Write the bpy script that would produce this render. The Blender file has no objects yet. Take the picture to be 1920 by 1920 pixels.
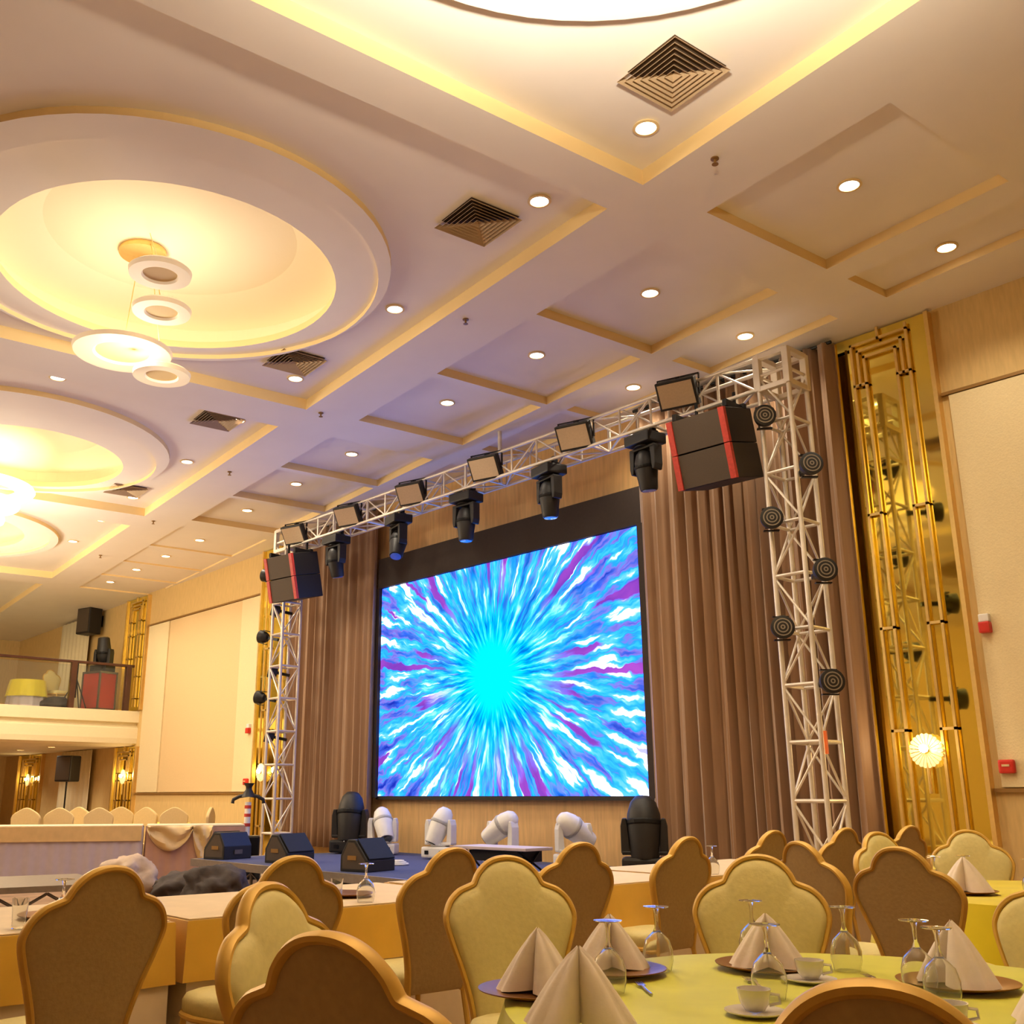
import bpy, bmesh, math, random
from mathutils import Vector, Matrix
random.seed(7)
S = bpy.context.scene
C = S.collection
PI = math.pi

# ---------------------------------------------------------------- camera
cam = bpy.data.cameras.new('camera')
cam.sensor_width = 36.0
cam.lens = 36.0 * 1910 / 1920
cam.shift_x = 90 / 1920
cam.clip_end = 200
camo = bpy.data.objects.new('camera', cam)
C.objects.link(camo)
camo.location = (0, 0, 1.28)
camo.rotation_euler = (PI / 2 + math.atan(532 / 1910), 0, math.radians(139.1 - 90))
S.camera = camo

# ---------------------------------------------------------------- world and exposure
w = bpy.data.worlds.new('world')
S.world = w
w.use_nodes = True
w.node_tree.nodes['Background'].inputs[0].default_value = (1.0, 0.80, 0.58, 1)
w.node_tree.nodes['Background'].inputs[1].default_value = 0.15
S.view_settings.view_transform = 'Standard'
S.view_settings.look = 'None'
S.view_settings.gamma = 1
S.view_settings.use_curve_mapping = False
S.view_settings.exposure = 0.12
DOWN_W = 135.0       # watts of one recessed downlight
CHAND_W = 330.0      # watts of one chandelier
COVE_E = 1.2         # strength of the cove strips
WARM = (1.0, 0.87, 0.66)

# ---------------------------------------------------------------- materials
def lin(c):
    return tuple(((v / 255) / 12.92 if v / 255 <= 0.04045 else ((v / 255 + 0.055) / 1.055) ** 2.4) for v in c)

def mat(name, rgb, rough=0.6, metal=0.0, noise=0.0, scale=20.0, bump=0.0, stretch=(1, 1, 1), emit=None, estr=0.0, trans=0.0, ior=1.45, sheen=0.0, coat=0.0):
    m = bpy.data.materials.new(name)
    m.use_nodes = True
    nt = m.node_tree
    b = nt.nodes['Principled BSDF']
    col = lin(rgb)
    b.inputs['Base Color'].default_value = (*col, 1)
    b.inputs['Roughness'].default_value = rough
    b.inputs['Metallic'].default_value = metal
    b.inputs['Transmission Weight'].default_value = trans
    b.inputs['IOR'].default_value = ior
    b.inputs['Sheen Weight'].default_value = sheen
    b.inputs['Coat Weight'].default_value = coat
    if emit:
        b.inputs['Emission Color'].default_value = (*emit, 1)
        b.inputs['Emission Strength'].default_value = estr
    if noise or bump:
        tc = nt.nodes.new('ShaderNodeTexCoord')
        mp = nt.nodes.new('ShaderNodeMapping')
        mp.inputs['Scale'].default_value = stretch
        nz = nt.nodes.new('ShaderNodeTexNoise')
        nz.inputs['Scale'].default_value = scale
        nz.inputs['Detail'].default_value = 4
        nt.links.new(tc.outputs['Object'], mp.inputs[0])
        nt.links.new(mp.outputs[0], nz.inputs['Vector'])
        if noise:
            mr = nt.nodes.new('ShaderNodeMapRange')
            mr.inputs['From Min'].default_value = 0.3
            mr.inputs['From Max'].default_value = 0.7
            mr.inputs['To Min'].default_value = 1 - noise
            mr.inputs['To Max'].default_value = 1 + noise * 0.5
            mx = nt.nodes.new('ShaderNodeVectorMath')
            mx.operation = 'SCALE'
            mx.inputs[0].default_value = col
            nt.links.new(nz.outputs['Fac'], mr.inputs['Value'])
            nt.links.new(mr.outputs[0], mx.inputs['Scale'])
            nt.links.new(mx.outputs[0], b.inputs['Base Color'])
        if bump:
            bp = nt.nodes.new('ShaderNodeBump')
            bp.inputs['Strength'].default_value = bump
            bp.inputs['Distance'].default_value = 0.01
            nt.links.new(nz.outputs['Fac'], bp.inputs['Height'])
            nt.links.new(bp.outputs[0], b.inputs['Normal'])
    return m

M = {}
M['ceiling'] = mat('ceiling_paint', (246, 238, 230), 0.8, noise=0.02, scale=2)
M['cream_cove_glow'] = mat('ceiling_cream_cove_glow', (244, 216, 158), 0.7, noise=0.02, scale=3)  # warm cove glow put into the risers' colour; plain cream on lamp trims
M['dome'] = mat('dome_plaster', (240, 224, 190), 0.8)
M['wall'] = mat('wall_wallpaper', (222, 190, 128), 0.75, noise=0.10, scale=5, bump=0.2, stretch=(6, 6, 0.8))
M['wall_wood'] = mat('stage_wall_veneer', (214, 172, 112), 0.6, noise=0.16, scale=3, stretch=(7, 7, 0.7))
M['panel'] = mat('wall_panel_fabric', (226, 196, 146), 0.8, noise=0.05, scale=60, bump=0.3)
M['panel_light'] = mat('wall_panel_fabric_light', (232, 212, 166), 0.8, noise=0.04, scale=60, bump=0.3)
M['trim'] = mat('wall_trim_brass', (150, 112, 58), 0.45, metal=0.2, noise=0.05)
M['fascia'] = mat('balcony_fascia_plaster', (240, 226, 188), 0.7, noise=0.02)
M['mirror'] = mat('gold_mirror_glass', (255, 236, 120), 0.05, metal=1.0, noise=0.06, scale=1.2)
M['mirror_bar'] = mat('brushed_gold_bar', (240, 208, 134), 0.35, metal=0.8, noise=0.05)
M['curtain'] = mat('taupe_satin_curtain', (156, 120, 88), 0.55, noise=0.08, scale=4, stretch=(8, 8, 0.4), sheen=0.3)
M['black_cloth'] = mat('black_drape_cloth', (58, 48, 44), 0.85, noise=0.1, scale=20)
M['black'] = mat('matte_black_plastic', (34, 31, 29), 0.5, noise=0.1, scale=30)
M['black_metal'] = mat('black_metal', (26, 25, 25), 0.35, metal=0.4, noise=0.1)
M['alu'] = mat('aluminium_truss', (226, 216, 202), 0.42, metal=0.45, noise=0.08, scale=8)
M['white_plastic'] = mat('white_fixture_plastic', (226, 222, 216), 0.4, noise=0.04)
M['lens'] = mat('dark_glass_lens', (20, 22, 30), 0.08, noise=0.1, coat=0.6)
M['blue_lens'] = mat('blue_tinted_lens', (90, 130, 220), 0.1, coat=0.6, noise=0.05)
M['flood_glass'] = mat('flood_panel_glass', (196, 172, 142), 0.3, noise=0.06, scale=40, coat=0.3)
M['speaker_grille'] = mat('brown_speaker_grille', (84, 70, 56), 0.7, noise=0.2, scale=300, bump=0.4)
M['wedge_grille'] = mat('black_monitor_grille', (30, 29, 30), 0.7, noise=0.2, scale=300, bump=0.4)
M['lens_silver'] = mat('grey_lens_ring', (150, 138, 120), 0.4, metal=0.3, noise=0.05)
M['lamp_face'] = mat('dark_lamp_face', (58, 52, 46), 0.5, noise=0.1)
M['red_strip'] = mat('red_speaker_edge', (196, 62, 48), 0.5, noise=0.15, scale=30)
M['red'] = mat('red_plastic', (206, 48, 34), 0.4, noise=0.05)
M['orange'] = mat('orange_tag', (232, 110, 40), 0.6, noise=0.05)
M['carpet'] = mat('ballroom_carpet', (150, 118, 88), 0.95, noise=0.35, scale=3, bump=0.5)
M['stage_blue'] = mat('stage_blue_carpet', (66, 72, 110), 0.9, noise=0.2, scale=40, bump=0.4)
M['stage_edge'] = mat('stage_edge_aluminium', (150, 140, 128), 0.4, metal=0.6, noise=0.1)
M['steel'] = mat('stage_leg_steel', (120, 112, 104), 0.4, metal=0.7, noise=0.1)
M['wood_dark'] = mat('dark_railing_wood', (78, 44, 28), 0.4, noise=0.2, scale=5, coat=0.2)
M['chair_gold'] = mat('gold_chair_frame', (222, 180, 88), 0.45, metal=0.2, noise=0.06, scale=10)
M['chair_front'] = mat('cream_chair_cushion', (218, 204, 142), 0.6, noise=0.05, scale=50, bump=0.15)
M['chair_back'] = mat('tan_chair_rear', (186, 160, 112), 0.7, noise=0.07, scale=60, bump=0.2)
M['cover'] = mat('chair_cover_cream', (218, 190, 132), 0.75, noise=0.05, scale=30)
M['gold_cloth'] = mat('gold_satin_cloth', (222, 172, 58), 0.5, noise=0.08, scale=5, sheen=0.3)
M['lime_cloth'] = mat('yellow_green_cloth', (208, 206, 34), 0.55, noise=0.08, scale=6, sheen=0.3)
M['yellow_cloth'] = mat('bright_yellow_cloth', (224, 204, 30), 0.55, noise=0.06, scale=6, sheen=0.2)
M['cream_cloth'] = mat('cream_table_cloth', (226, 204, 170), 0.7, noise=0.05, scale=10)
M['skirt'] = mat('grey_mauve_table_skirt', (196, 182, 188), 0.7, noise=0.05, scale=10)
M['skirt_pink'] = mat('dusty_pink_table_skirt', (190, 148, 126), 0.7, noise=0.05, scale=10)
M['swag'] = mat('peach_gold_swag', (226, 192, 130), 0.5, noise=0.08, scale=10, sheen=0.3)
M['napkin'] = mat('ivory_napkin', (232, 218, 206), 0.75, noise=0.04, scale=30, bump=0.2)
M['charger'] = mat('bronze_charger_plate', (160, 112, 66), 0.3, metal=0.7, noise=0.08)
M['china'] = mat('white_china', (224, 218, 210), 0.15, coat=0.4, noise=0.02)
M['silver'] = mat('steel_cutlery', (200, 196, 190), 0.2, metal=1.0, noise=0.05)
M['wineglass'] = mat('clear_glass', (250, 250, 246), 0.02, trans=0.94, ior=1.25, noise=0.01)
M['pane'] = mat('balustrade_glass', (240, 244, 240), 0.02, trans=0.97, ior=1.05, noise=0.01)
M['bulb'] = mat('downlight_lens', (255, 245, 225), 0.4, emit=(1.0, 0.90, 0.74), estr=9.0, noise=0.01)
M['glow'] = mat('glowing_ring_diffuser', (255, 240, 210), 0.5, emit=(1.0, 0.86, 0.62), estr=2.2, noise=0.01)
M['disc_glow'] = mat('soft_disc_diffuser', (250, 232, 200), 0.5, emit=(1.0, 0.80, 0.55), estr=0.3, noise=0.01)
M['cove'] = mat('cove_strip_lamp', (255, 235, 200), 0.5, emit=(1.0, 0.80, 0.50), estr=COVE_E, noise=0.01)
M['crystal'] = mat('fluted_crystal_shell', (255, 240, 205), 0.1, trans=0.6, ior=1.4, emit=(1.0, 0.82, 0.45), estr=0.12, noise=0.02)
M['sconce_bulb'] = mat('sconce_bulb', (255, 235, 190), 0.4, emit=(1.0, 0.80, 0.45), estr=9.0, noise=0.01)
M['vent'] = mat('vent_grille_paint', (186, 160, 128), 0.6, noise=0.03)
M['gap_shade'] = mat('vent_gap_shade', (88, 70, 52), 0.9, noise=0.1)  # dark colour painted in for the shade between the louvres
M['clutter'] = mat('dark_bag_fabric', (62, 50, 44), 0.8, noise=0.3, scale=8, bump=0.5)
M['plastic_wrap'] = mat('pale_cloth_bundle', (186, 160, 136), 0.6, noise=0.2, scale=6, bump=0.5)

SCR = 3.4            # brightness of the LED wall; full channels run at this level
def screen_material():
    m = bpy.data.materials.new('led_screen_burst')
    m.use_nodes = True
    nt = m.node_tree
    N, L = nt.nodes, nt.links
    for n in list(N):
        N.remove(n)
    out = N.new('ShaderNodeOutputMaterial')
    em = N.new('ShaderNodeEmission')
    L.new(em.outputs[0], out.inputs[0])
    tc = N.new('ShaderNodeTexCoord')
    sep = N.new('ShaderNodeSeparateXYZ')
    L.new(tc.outputs['Object'], sep.inputs[0])      # object origin = centre of the burst
    def math_(op, a, b=None, v=None):
        n = N.new('ShaderNodeMath'); n.operation = op
        if hasattr(a, 'links'): L.new(a, n.inputs[0])
        else: n.inputs[0].default_value = a
        if b is not None:
            if hasattr(b, 'links'): L.new(b, n.inputs[1])
            else: n.inputs[1].default_value = b
        return n.outputs[0]
    x, z = sep.outputs[0], sep.outputs[2]
    wob = N.new('ShaderNodeTexNoise'); wob.inputs['Scale'].default_value = 4.5; wob.inputs['Detail'].default_value = 2
    L.new(tc.outputs['Object'], wob.inputs['Vector'])
    r = math_('SQRT', math_('ADD', math_('MULTIPLY', x, x), math_('MULTIPLY', z, z)))
    th0 = math_('ARCTAN2', z, x)
    th = math_('ADD', th0, math_('MULTIPLY', math_('SUBTRACT', wob.outputs['Fac'], 0.5), 0.07))
    def rays(freq, rs, off, detail=3):
        cx = math_('MULTIPLY', math_('COSINE', th), freq)
        sx = math_('MULTIPLY', math_('SINE', th), freq)
        cb = N.new('ShaderNodeCombineXYZ')
        L.new(cx, cb.inputs[0]); L.new(sx, cb.inputs[1])
        L.new(math_('ADD', math_('MULTIPLY', r, rs), off), cb.inputs[2])
        n = N.new('ShaderNodeTexNoise'); n.inputs['Scale'].default_value = 1.0; n.inputs['Detail'].default_value = detail
        L.new(cb.outputs[0], n.inputs['Vector'])
        return n.outputs['Fac']
    def ramp(f, stops):
        rp = N.new('ShaderNodeValToRGB')
        e = rp.color_ramp.elements
        while len(e) < len(stops): e.new(0.5)
        for el, (p, c) in zip(e, stops):
            el.position = p; el.color = (*[1.0 if k >= 250 else v / SCR for k, v in zip(c, lin(c))], 1)
        L.new(f, rp.inputs[0])
        return rp.outputs[0]
    def mixc(f, a, b):
        n = N.new('ShaderNodeMix'); n.data_type = 'RGBA'
        L.new(f, n.inputs[0]); L.new(a, n.inputs[6]); L.new(b, n.inputs[7])
        return n.outputs[2]
    def mrange(f, a, b, c=0.0, d=1.0):
        n = N.new('ShaderNodeMapRange'); L.new(f, n.inputs[0])
        for i, v in zip((1, 2, 3, 4), (a, b, c, d)): n.inputs[i].default_value = v
        return n.outputs[0]
    outer = ramp(rays(16, 1.1, 3.0, 3), [(0.30, (30, 50, 190)), (0.39, (70, 105, 235)), (0.45, (140, 125, 232)), (0.49, (40, 170, 250)), (0.535, (60, 205, 255)), (0.585, (120, 225, 255)), (0.645, (255, 255, 255)), (0.75, (205, 205, 255))])
    inner = ramp(rays(16, 2.2, 9.0), [(0.34, (0, 120, 225)), (0.44, (0, 175, 248)), (0.52, (0, 220, 255)), (0.63, (90, 240, 255)), (0.72, (225, 250, 255))])
    purp = mrange(rays(10, 0.4, 21.0, 1), 0.575, 0.61)
    purp_r = math_('MULTIPLY', purp, mrange(r, 0.9, 1.7))
    purple = ramp(rays(9, 1.0, 14.0), [(0.3, (120, 60, 190)), (0.7, (185, 85, 215))])
    col = mixc(mrange(r, 0.8, 2.5), inner, outer)
    col = mixc(purp_r, col, purple)
    core = ramp(r, [(0.0, (0, 245, 255)), (1.0, (0, 245, 255))])
    corer = mrange(math_('ADD', r, math_('MULTIPLY', rays(16, 0.3, 30.0, 1), 0.55)), 0.74, 1.0, 1.0, 0.0)
    col = mixc(corer, col, core)
    L.new(col, em.inputs[0])
    em.inputs[1].default_value = SCR
    return m
M['screen'] = screen_material()

# ---------------------------------------------------------------- helpers
class MB:
    def __init__(s): s.bm = bmesh.new()
    def box(s, c, d, rz=0.0, mtx=None, bevel=0.0):
        r = bmesh.ops.create_cube(s.bm, size=1)
        vs = r['verts']
        bmesh.ops.scale(s.bm, vec=d, verts=vs)
        if bevel:
            es = list({e for v in vs for e in v.link_edges})
            rr = bmesh.ops.bevel(s.bm, geom=es, offset=bevel, segments=2, affect='EDGES', profile=0.6)
            vs = list({v for f in rr['faces'] for v in f.verts} | {v for v in vs if v.is_valid})
        m = Matrix.Translation(c) @ Matrix.Rotation(rz, 4, 'Z')
        if mtx: m = m @ mtx
        bmesh.ops.transform(s.bm, matrix=m, verts=vs)
        return s
    def tube(s, a, b, r, n=8, r2=None):
        a, b = Vector(a), Vector(b)
        d = b - a
        q = d.to_track_quat('Z', 'Y').to_matrix().to_4x4()
        bmesh.ops.create_cone(s.bm, cap_ends=True, segments=n, radius1=r, radius2=r if r2 is None else r2, depth=d.length, matrix=Matrix.Translation((a + b) / 2) @ q)
        return s
    def lathe(s, prof, n=24, mtx=None, closed=False):
        rings = []
        for (rad, z) in prof:
            ring = []
            for i in range(n):
                a = 2 * PI * i / n
                p = Vector((rad * math.cos(a), rad * math.sin(a), z))
                if mtx: p = mtx @ p
                ring.append(s.bm.verts.new(p))
            rings.append(ring)
        for k in range(len(rings) - 1):
            for i in range(n):
                j = (i + 1) % n
                s.bm.faces.new((rings[k][i], rings[k][j], rings[k + 1][j], rings[k + 1][i]))
        if prof[0][0] > 1e-4 and not closed: s.bm.faces.new(rings[0][::-1])
        if prof[-1][0] > 1e-4 and not closed: s.bm.faces.new(rings[-1])
        return s
    def torus(s, R, r, z=0, n=40, k=8, c=(0, 0)):
        rings = []
        for i in range(n):
            a = 2 * PI * i / n
            rings.append([s.bm.verts.new((c[0] + (R + r * math.cos(t)) * math.cos(a), c[1] + (R + r * math.cos(t)) * math.sin(a), z + r * math.sin(t))) for t in (2 * PI * q / k for q in range(k))])
        for i in range(n):
            for q in range(k):
                s.bm.faces.new((rings[i][q], rings[(i + 1) % n][q], rings[(i + 1) % n][(q + 1) % k], rings[i][(q + 1) % k]))
        return s
    def path(s, pts, r, n=8, closed=False, flat=None):
        pts = [Vector(p) for p in pts]
        rings = []
        N = len(pts)
        for i, p in enumerate(pts):
            a = pts[(i - 1) % N] if (closed or i) else p
            b = pts[(i + 1) % N] if (closed or i < N - 1) else p
            t = (b - a).normalized()
            up = Vector((0, 1, 0)) if abs(t.y) < 0.9 else Vector((1, 0, 0))
            u = t.cross(up).normalized(); v = u.cross(t)
            ring = []
            for q in range(n):
                ang = 2 * PI * (q + 0.5) / n
                ring.append(s.bm.verts.new(p + u * r * math.cos(ang) + v * (flat or r) * math.sin(ang)))
            rings.append(ring)
        for i in range(N if closed else N - 1):
            j = (i + 1) % N
            for q in range(n):
                s.bm.faces.new((rings[i][q], rings[i][(q + 1) % n], rings[j][(q + 1) % n], rings[j][q]))
        if not closed:
            s.bm.faces.new(rings[0][::-1]); s.bm.faces.new(rings[-1])
        return s
    def prism(s, poly, y0, y1, mtx=None):
        """poly in the x/z plane, extruded along y"""
        a = [s.bm.verts.new((x, y0, z)) for x, z in poly]
        b = [s.bm.verts.new((x, y1, z)) for x, z in poly]
        s.bm.faces.new(a); s.bm.faces.new(b[::-1])
        n = len(poly)
        for i in range(n):
            s.bm.faces.new((a[i], b[i], b[(i + 1) % n], a[(i + 1) % n]))
        if mtx: bmesh.ops.transform(s.bm, matrix=mtx, verts=a + b)
        return s
    def quad(s, *p):
        s.bm.faces.new([s.bm.verts.new(q) for q in p]); return s
    def build(s, name, m, parent=None, smooth=False, loc=None, rot=None, bevel=0.0, solid=0.0):
        bmesh.ops.recalc_face_normals(s.bm, faces=s.bm.faces)
        me = bpy.data.meshes.new(name)
        s.bm.to_mesh(me); s.bm.free()
        if smooth:
            me.polygons.foreach_set('use_smooth', [True] * len(me.polygons))
            me.set_sharp_from_angle(angle=math.radians(42))
        o = bpy.data.objects.new(name, me)
        for mm in (m if isinstance(m, (list, tuple)) else [m]):
            me.materials.append(mm)
        C.objects.link(o)
        if parent is not None: o.parent = parent
        if loc is not None: o.location = loc
        if rot is not None: o.rotation_euler = rot
        if bevel:
            b = o.modifiers.new('bevel', 'BEVEL'); b.width = bevel; b.segments = 2; b.limit_method = 'ANGLE'
        if solid:
            b = o.modifiers.new('solid', 'SOLIDIFY'); b.thickness = solid; b.offset = 0
        return o

def tag(o, label, cat, group=None):
    o['label'] = label; o['category'] = cat
    if group: o['group'] = group
    return o

def thing(name, label, cat, loc=(0, 0, 0), rz=0.0, group=None):
    o = bpy.data.objects.new(name, None)
    o.empty_display_size = 0.1
    C.objects.link(o)
    o.location = loc; o.rotation_euler = (0, 0, rz)
    return tag(o, label, cat, group)

def struct(o):
    o['kind'] = 'structure'; return o

def dup(root, loc, rz=0.0, label=None, group=None, rot=None):
    r = root.copy(); C.objects.link(r)
    r.location = loc; r.rotation_euler = rot if rot else (0, 0, rz)
    if label: r['label'] = label
    if group: r['group'] = group
    for ch in list(root.children):
        c = ch.copy(); C.objects.link(c); c.parent = r
        for g in list(ch.children):
            d = g.copy(); C.objects.link(d); d.parent = c
    return r

def put(protos, key, maker, loc, rz, label, group, rot=None):
    """first use moves the prototype itself, later uses copy it"""
    if key not in protos:
        t = maker()
        protos[key] = t
        t.location = loc; t.rotation_euler = rot if rot else (0, 0, rz)
        t['label'] = label
        if group: t['group'] = group
        return t
    return dup(protos[key], loc, rz, label, group, rot)
P = {}

# ---------------------------------------------------------------- room shell
WY = 10.6
R5 = math.radians(-5.2)
cR, sR = math.cos(R5), math.sin(R5)
def cz(x, dz=0.0): return 6.18 + 0.0131 * (x + 24.2) + dz
def UV(u, v, dz=0.0):
    x = -7.8 + u * cR - v * sR
    y = 8.2 + u * sR + v * cR
    return Vector((x, y, cz(x, dz)))

X0, X1, Y0 = -34.0, 5.0, -11.0
b = MB(); b.box(((X0 + X1) / 2, (Y0 + WY) / 2, -0.05), (X1 - X0 + 0.4, WY - Y0 + 0.4, 0.1))
struct(b.build('floor', M['carpet']))

# stage wall
b = MB(); b.box(((X0 + X1) / 2, WY + 0.1, 3.4), (X1 - X0 + 0.4, 0.2, 6.8))
struct(b.build('wall_stage', M['wall']))
b = MB()
b.box((X0 - 0.1, (Y0 + WY) / 2, 3.4), (0.2, WY - Y0, 6.8))
struct(b.build('wall_left', M['wall']))
b = MB(); b.box((X1 + 0.1, (Y0 + WY) / 2, 3.4), (0.2, WY - Y0, 6.8))
struct(b.build('wall_right', M['wall']))
b = MB(); b.box(((X0 + X1) / 2, Y0 - 0.1, 3.4), (X1 - X0 + 0.4, 0.2, 6.8))
struct(b.build('wall_back', M['wall']))

# ceiling: base slab with rectangular recesses, each recess with risers and its own top
H1 = 0.15
trays = [(-3.3, 2.62, -7.6, -1.62), (3.07, 9.0, -7.6, -1.62), (-9.71, -4.1, -7.6, -1.65), (-16.1, -10.5, -7.6, -1.65), (-22.6, -16.9, -7.6, -1.65),
         (-3.3, 2.62, -15.2, -9.2), (-9.71, -4.1, -15.2, -9.2), (-16.1, -10.5, -15.2, -9.2)]
cof_u = [(3.1, 4.95), (0.65, 2.5), (-1.3, 0.47), (-3.25, -1.42), (-5.72, -4.06), (-7.6, -5.86), (-9.5, -7.74), (-11.8, -10.05), (-13.5, -11.95), (-15.1, -13.6), (-16.8, -15.2)]
rects = [(*t, H1) for t in trays] + [(a, c, -0.83, 0.97, 0.11 if a > -10 else 0.035) for a, c in cof_u] + [(a, c, 1.32, 2.02, 0.09) for a, c in cof_u[:7]]
us = sorted({round(v, 3) for r in rects for v in r[:2]} | {-29, 15})
vs = sorted({round(v, 3) for r in rects for v in r[2:4]} | {-22, 5})
b = MB()
base = b.bm
vg = {}
def gv(u, v):
    if (u, v) not in vg: vg[(u, v)] = base.verts.new(UV(u, v))
    return vg[(u, v)]
for i in range(len(us) - 1):
    for j in range(len(vs) - 1):
        uc, vc = (us[i] + us[i + 1]) / 2, (vs[j] + vs[j + 1]) / 2
        if any(r[0] < uc < r[1] and r[2] < vc < r[3] for r in rects): continue
        base.faces.new((gv(us[i], vs[j]), gv(us[i + 1], vs[j]), gv(us[i + 1], vs[j + 1]), gv(us[i], vs[j + 1])))
NR = 64
ring_spec = {0: ((-0.75, -4.55), 2.3, (-1.08, -4.35), 1.72), 2: ((-7.35, -4.5), 2.3, (-7.95, -4.2), 1.5)}
for k in (1, 3, 4, 5, 6, 7):
    t = trays[k]; c = ((t[0] + t[1]) / 2, (t[2] + t[3]) / 2)
    ring_spec[k] = (c, 2.3, c, 1.65)
cream_faces = []
for idx, r in enumerate(rects):
    u0, u1, v0, v1, h = r
    cor = [(u0, v0), (u1, v0), (u1, v1), (u0, v1)]
    for q in range(4):
        a, c = cor[q], cor[(q + 1) % 4]
        f = base.faces.new([base.verts.new(UV(*a)), base.verts.new(UV(*c)), base.verts.new(UV(*c, h)), base.verts.new(UV(*a, h))])
        f.material_index = 1
    if idx < len(trays):
        (ou, ov), ro, _, _ = ring_spec[idx]
        outer, hole = [], []
        for q in range(NR):
            a = 2 * PI * (q + 0.5) / NR
            d = (math.cos(a), math.sin(a))
            ts = []
            if d[0] > 1e-6: ts.append((u1 - ou) / d[0])
            if d[0] < -1e-6: ts.append((u0 - ou) / d[0])
            if d[1] > 1e-6: ts.append((v1 - ov) / d[1])
            if d[1] < -1e-6: ts.append((v0 - ov) / d[1])
            t = max(min(ts), ro + 0.01)
            outer.append(base.verts.new(UV(ou + d[0] * t, ov + d[1] * t, h)))
            hole.append(base.verts.new(UV(ou + d[0] * ro, ov + d[1] * ro, h)))
        for q in range(NR):
            base.faces.new((outer[q], outer[(q + 1) % NR], hole[(q + 1) % NR], hole[q]))
        for (cu, cv) in cor:     # small corner triangles
            best = sorted(range(NR), key=lambda q: (outer[q].co - UV(cu, cv, h)).length)[:2]
            base.faces.new((base.verts.new(UV(cu, cv, h)), outer[best[0]], outer[best[1]]))
    else:
        base.faces.new([base.verts.new(UV(*a, h)) for a in cor])
for co, no in (((0, WY + 0.15, 0), (0, 1, 0)), ((0, Y0 - 0.15, 0), (0, -1, 0)), ((X1 + .15, 0, 0), (1, 0, 0)), ((X0 - .15, 0, 0), (-1, 0, 0))):
    bmesh.ops.bisect_plane(base, geom=base.verts[:] + base.edges[:] + base.faces[:], plane_co=co, plane_no=no, clear_outer=True)
struct(b.build('ceiling', [M['ceiling'], M['cream_cove_glow']]))
b = MB(); b.box(((X0 + X1) / 2, (Y0 + WY) / 2, 7.45), (X1 - X0 + 0.4, WY - Y0 + 0.4, 0.1))
struct(b.build('ceiling_slab', M['ceiling']))

# round domes in the trays (structure), each with a cove lamp strip on its ledge
def ring_faces(bm, c0, r0, z0, c1, r1, z1, mi=0, n=NR):
    A, B = [], []
    for q in range(n):
        a = 2 * PI * (q + 0.5) / n
        A.append(bm.verts.new(UV(c0[0] + r0 * math.cos(a), c0[1] + r0 * math.sin(a), z0)))
        B.append(bm.verts.new(UV(c1[0] + r1 * math.cos(a), c1[1] + r1 * math.sin(a), z1)))
    for q in range(n):
        f = bm.faces.new((A[q], A[(q + 1) % n], B[(q + 1) % n], B[q])); f.material_index = mi; f.smooth = False
for k in range(len(trays)):
    co, ro, ci, ri = ring_spec[k]
    b = MB(); bm = b.bm
    ring_faces(bm, co, ro, H1, co, ro, H1 - 0.07, 1)
    cm = ((co[0] + ci[0]) / 2, (co[1] + ci[1]) / 2)
    ring_faces(bm, co, ro, H1 - 0.07, cm, (ro + ri) / 2 + 0.16, H1 - 0.07)
    ring_faces(bm, cm, (ro + ri) / 2 + 0.16, H1 - 0.07, cm, (ro + ri) / 2 + 0.16, H1 - 0.02, 1)
    ring_faces(bm, cm, (ro + ri) / 2 + 0.16, H1 - 0.02, ci, ri, H1 - 0.02)
    ring_faces(bm, ci, ri, H1 - 0.02, ci, ri, H1 + 0.06, 1)
    ring_faces(bm, ci, ri, H1 + 0.06, ci, ri + 0.22, H1 + 0.06)
    ring_faces(bm, ci, ri + 0.22, H1 + 0.06, ci, ri + 0.20, H1 + 0.30, 2)
    ring_faces(bm, ci, ri + 0.20, H1 + 0.30, ci, ri * 0.75, H1 + 0.46, 2)
    ring_faces(bm, ci, ri * 0.75, H1 + 0.46, ci, 0.001, H1 + 0.50, 2)
    struct(b.build('ceiling_dome', [M['ceiling'], M['cream_cove_glow'], M['dome']]))
    if k in (1, 5): continue      # lamps switched off over the near tables
    b = MB(); bm = b.bm
    ring_faces(bm, ci, ri + 0.06, H1 + 0.075, ci, ri + 0.14, H1 + 0.075)
    struct(b.build('ceiling_cove_strip', M['cove']))

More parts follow.
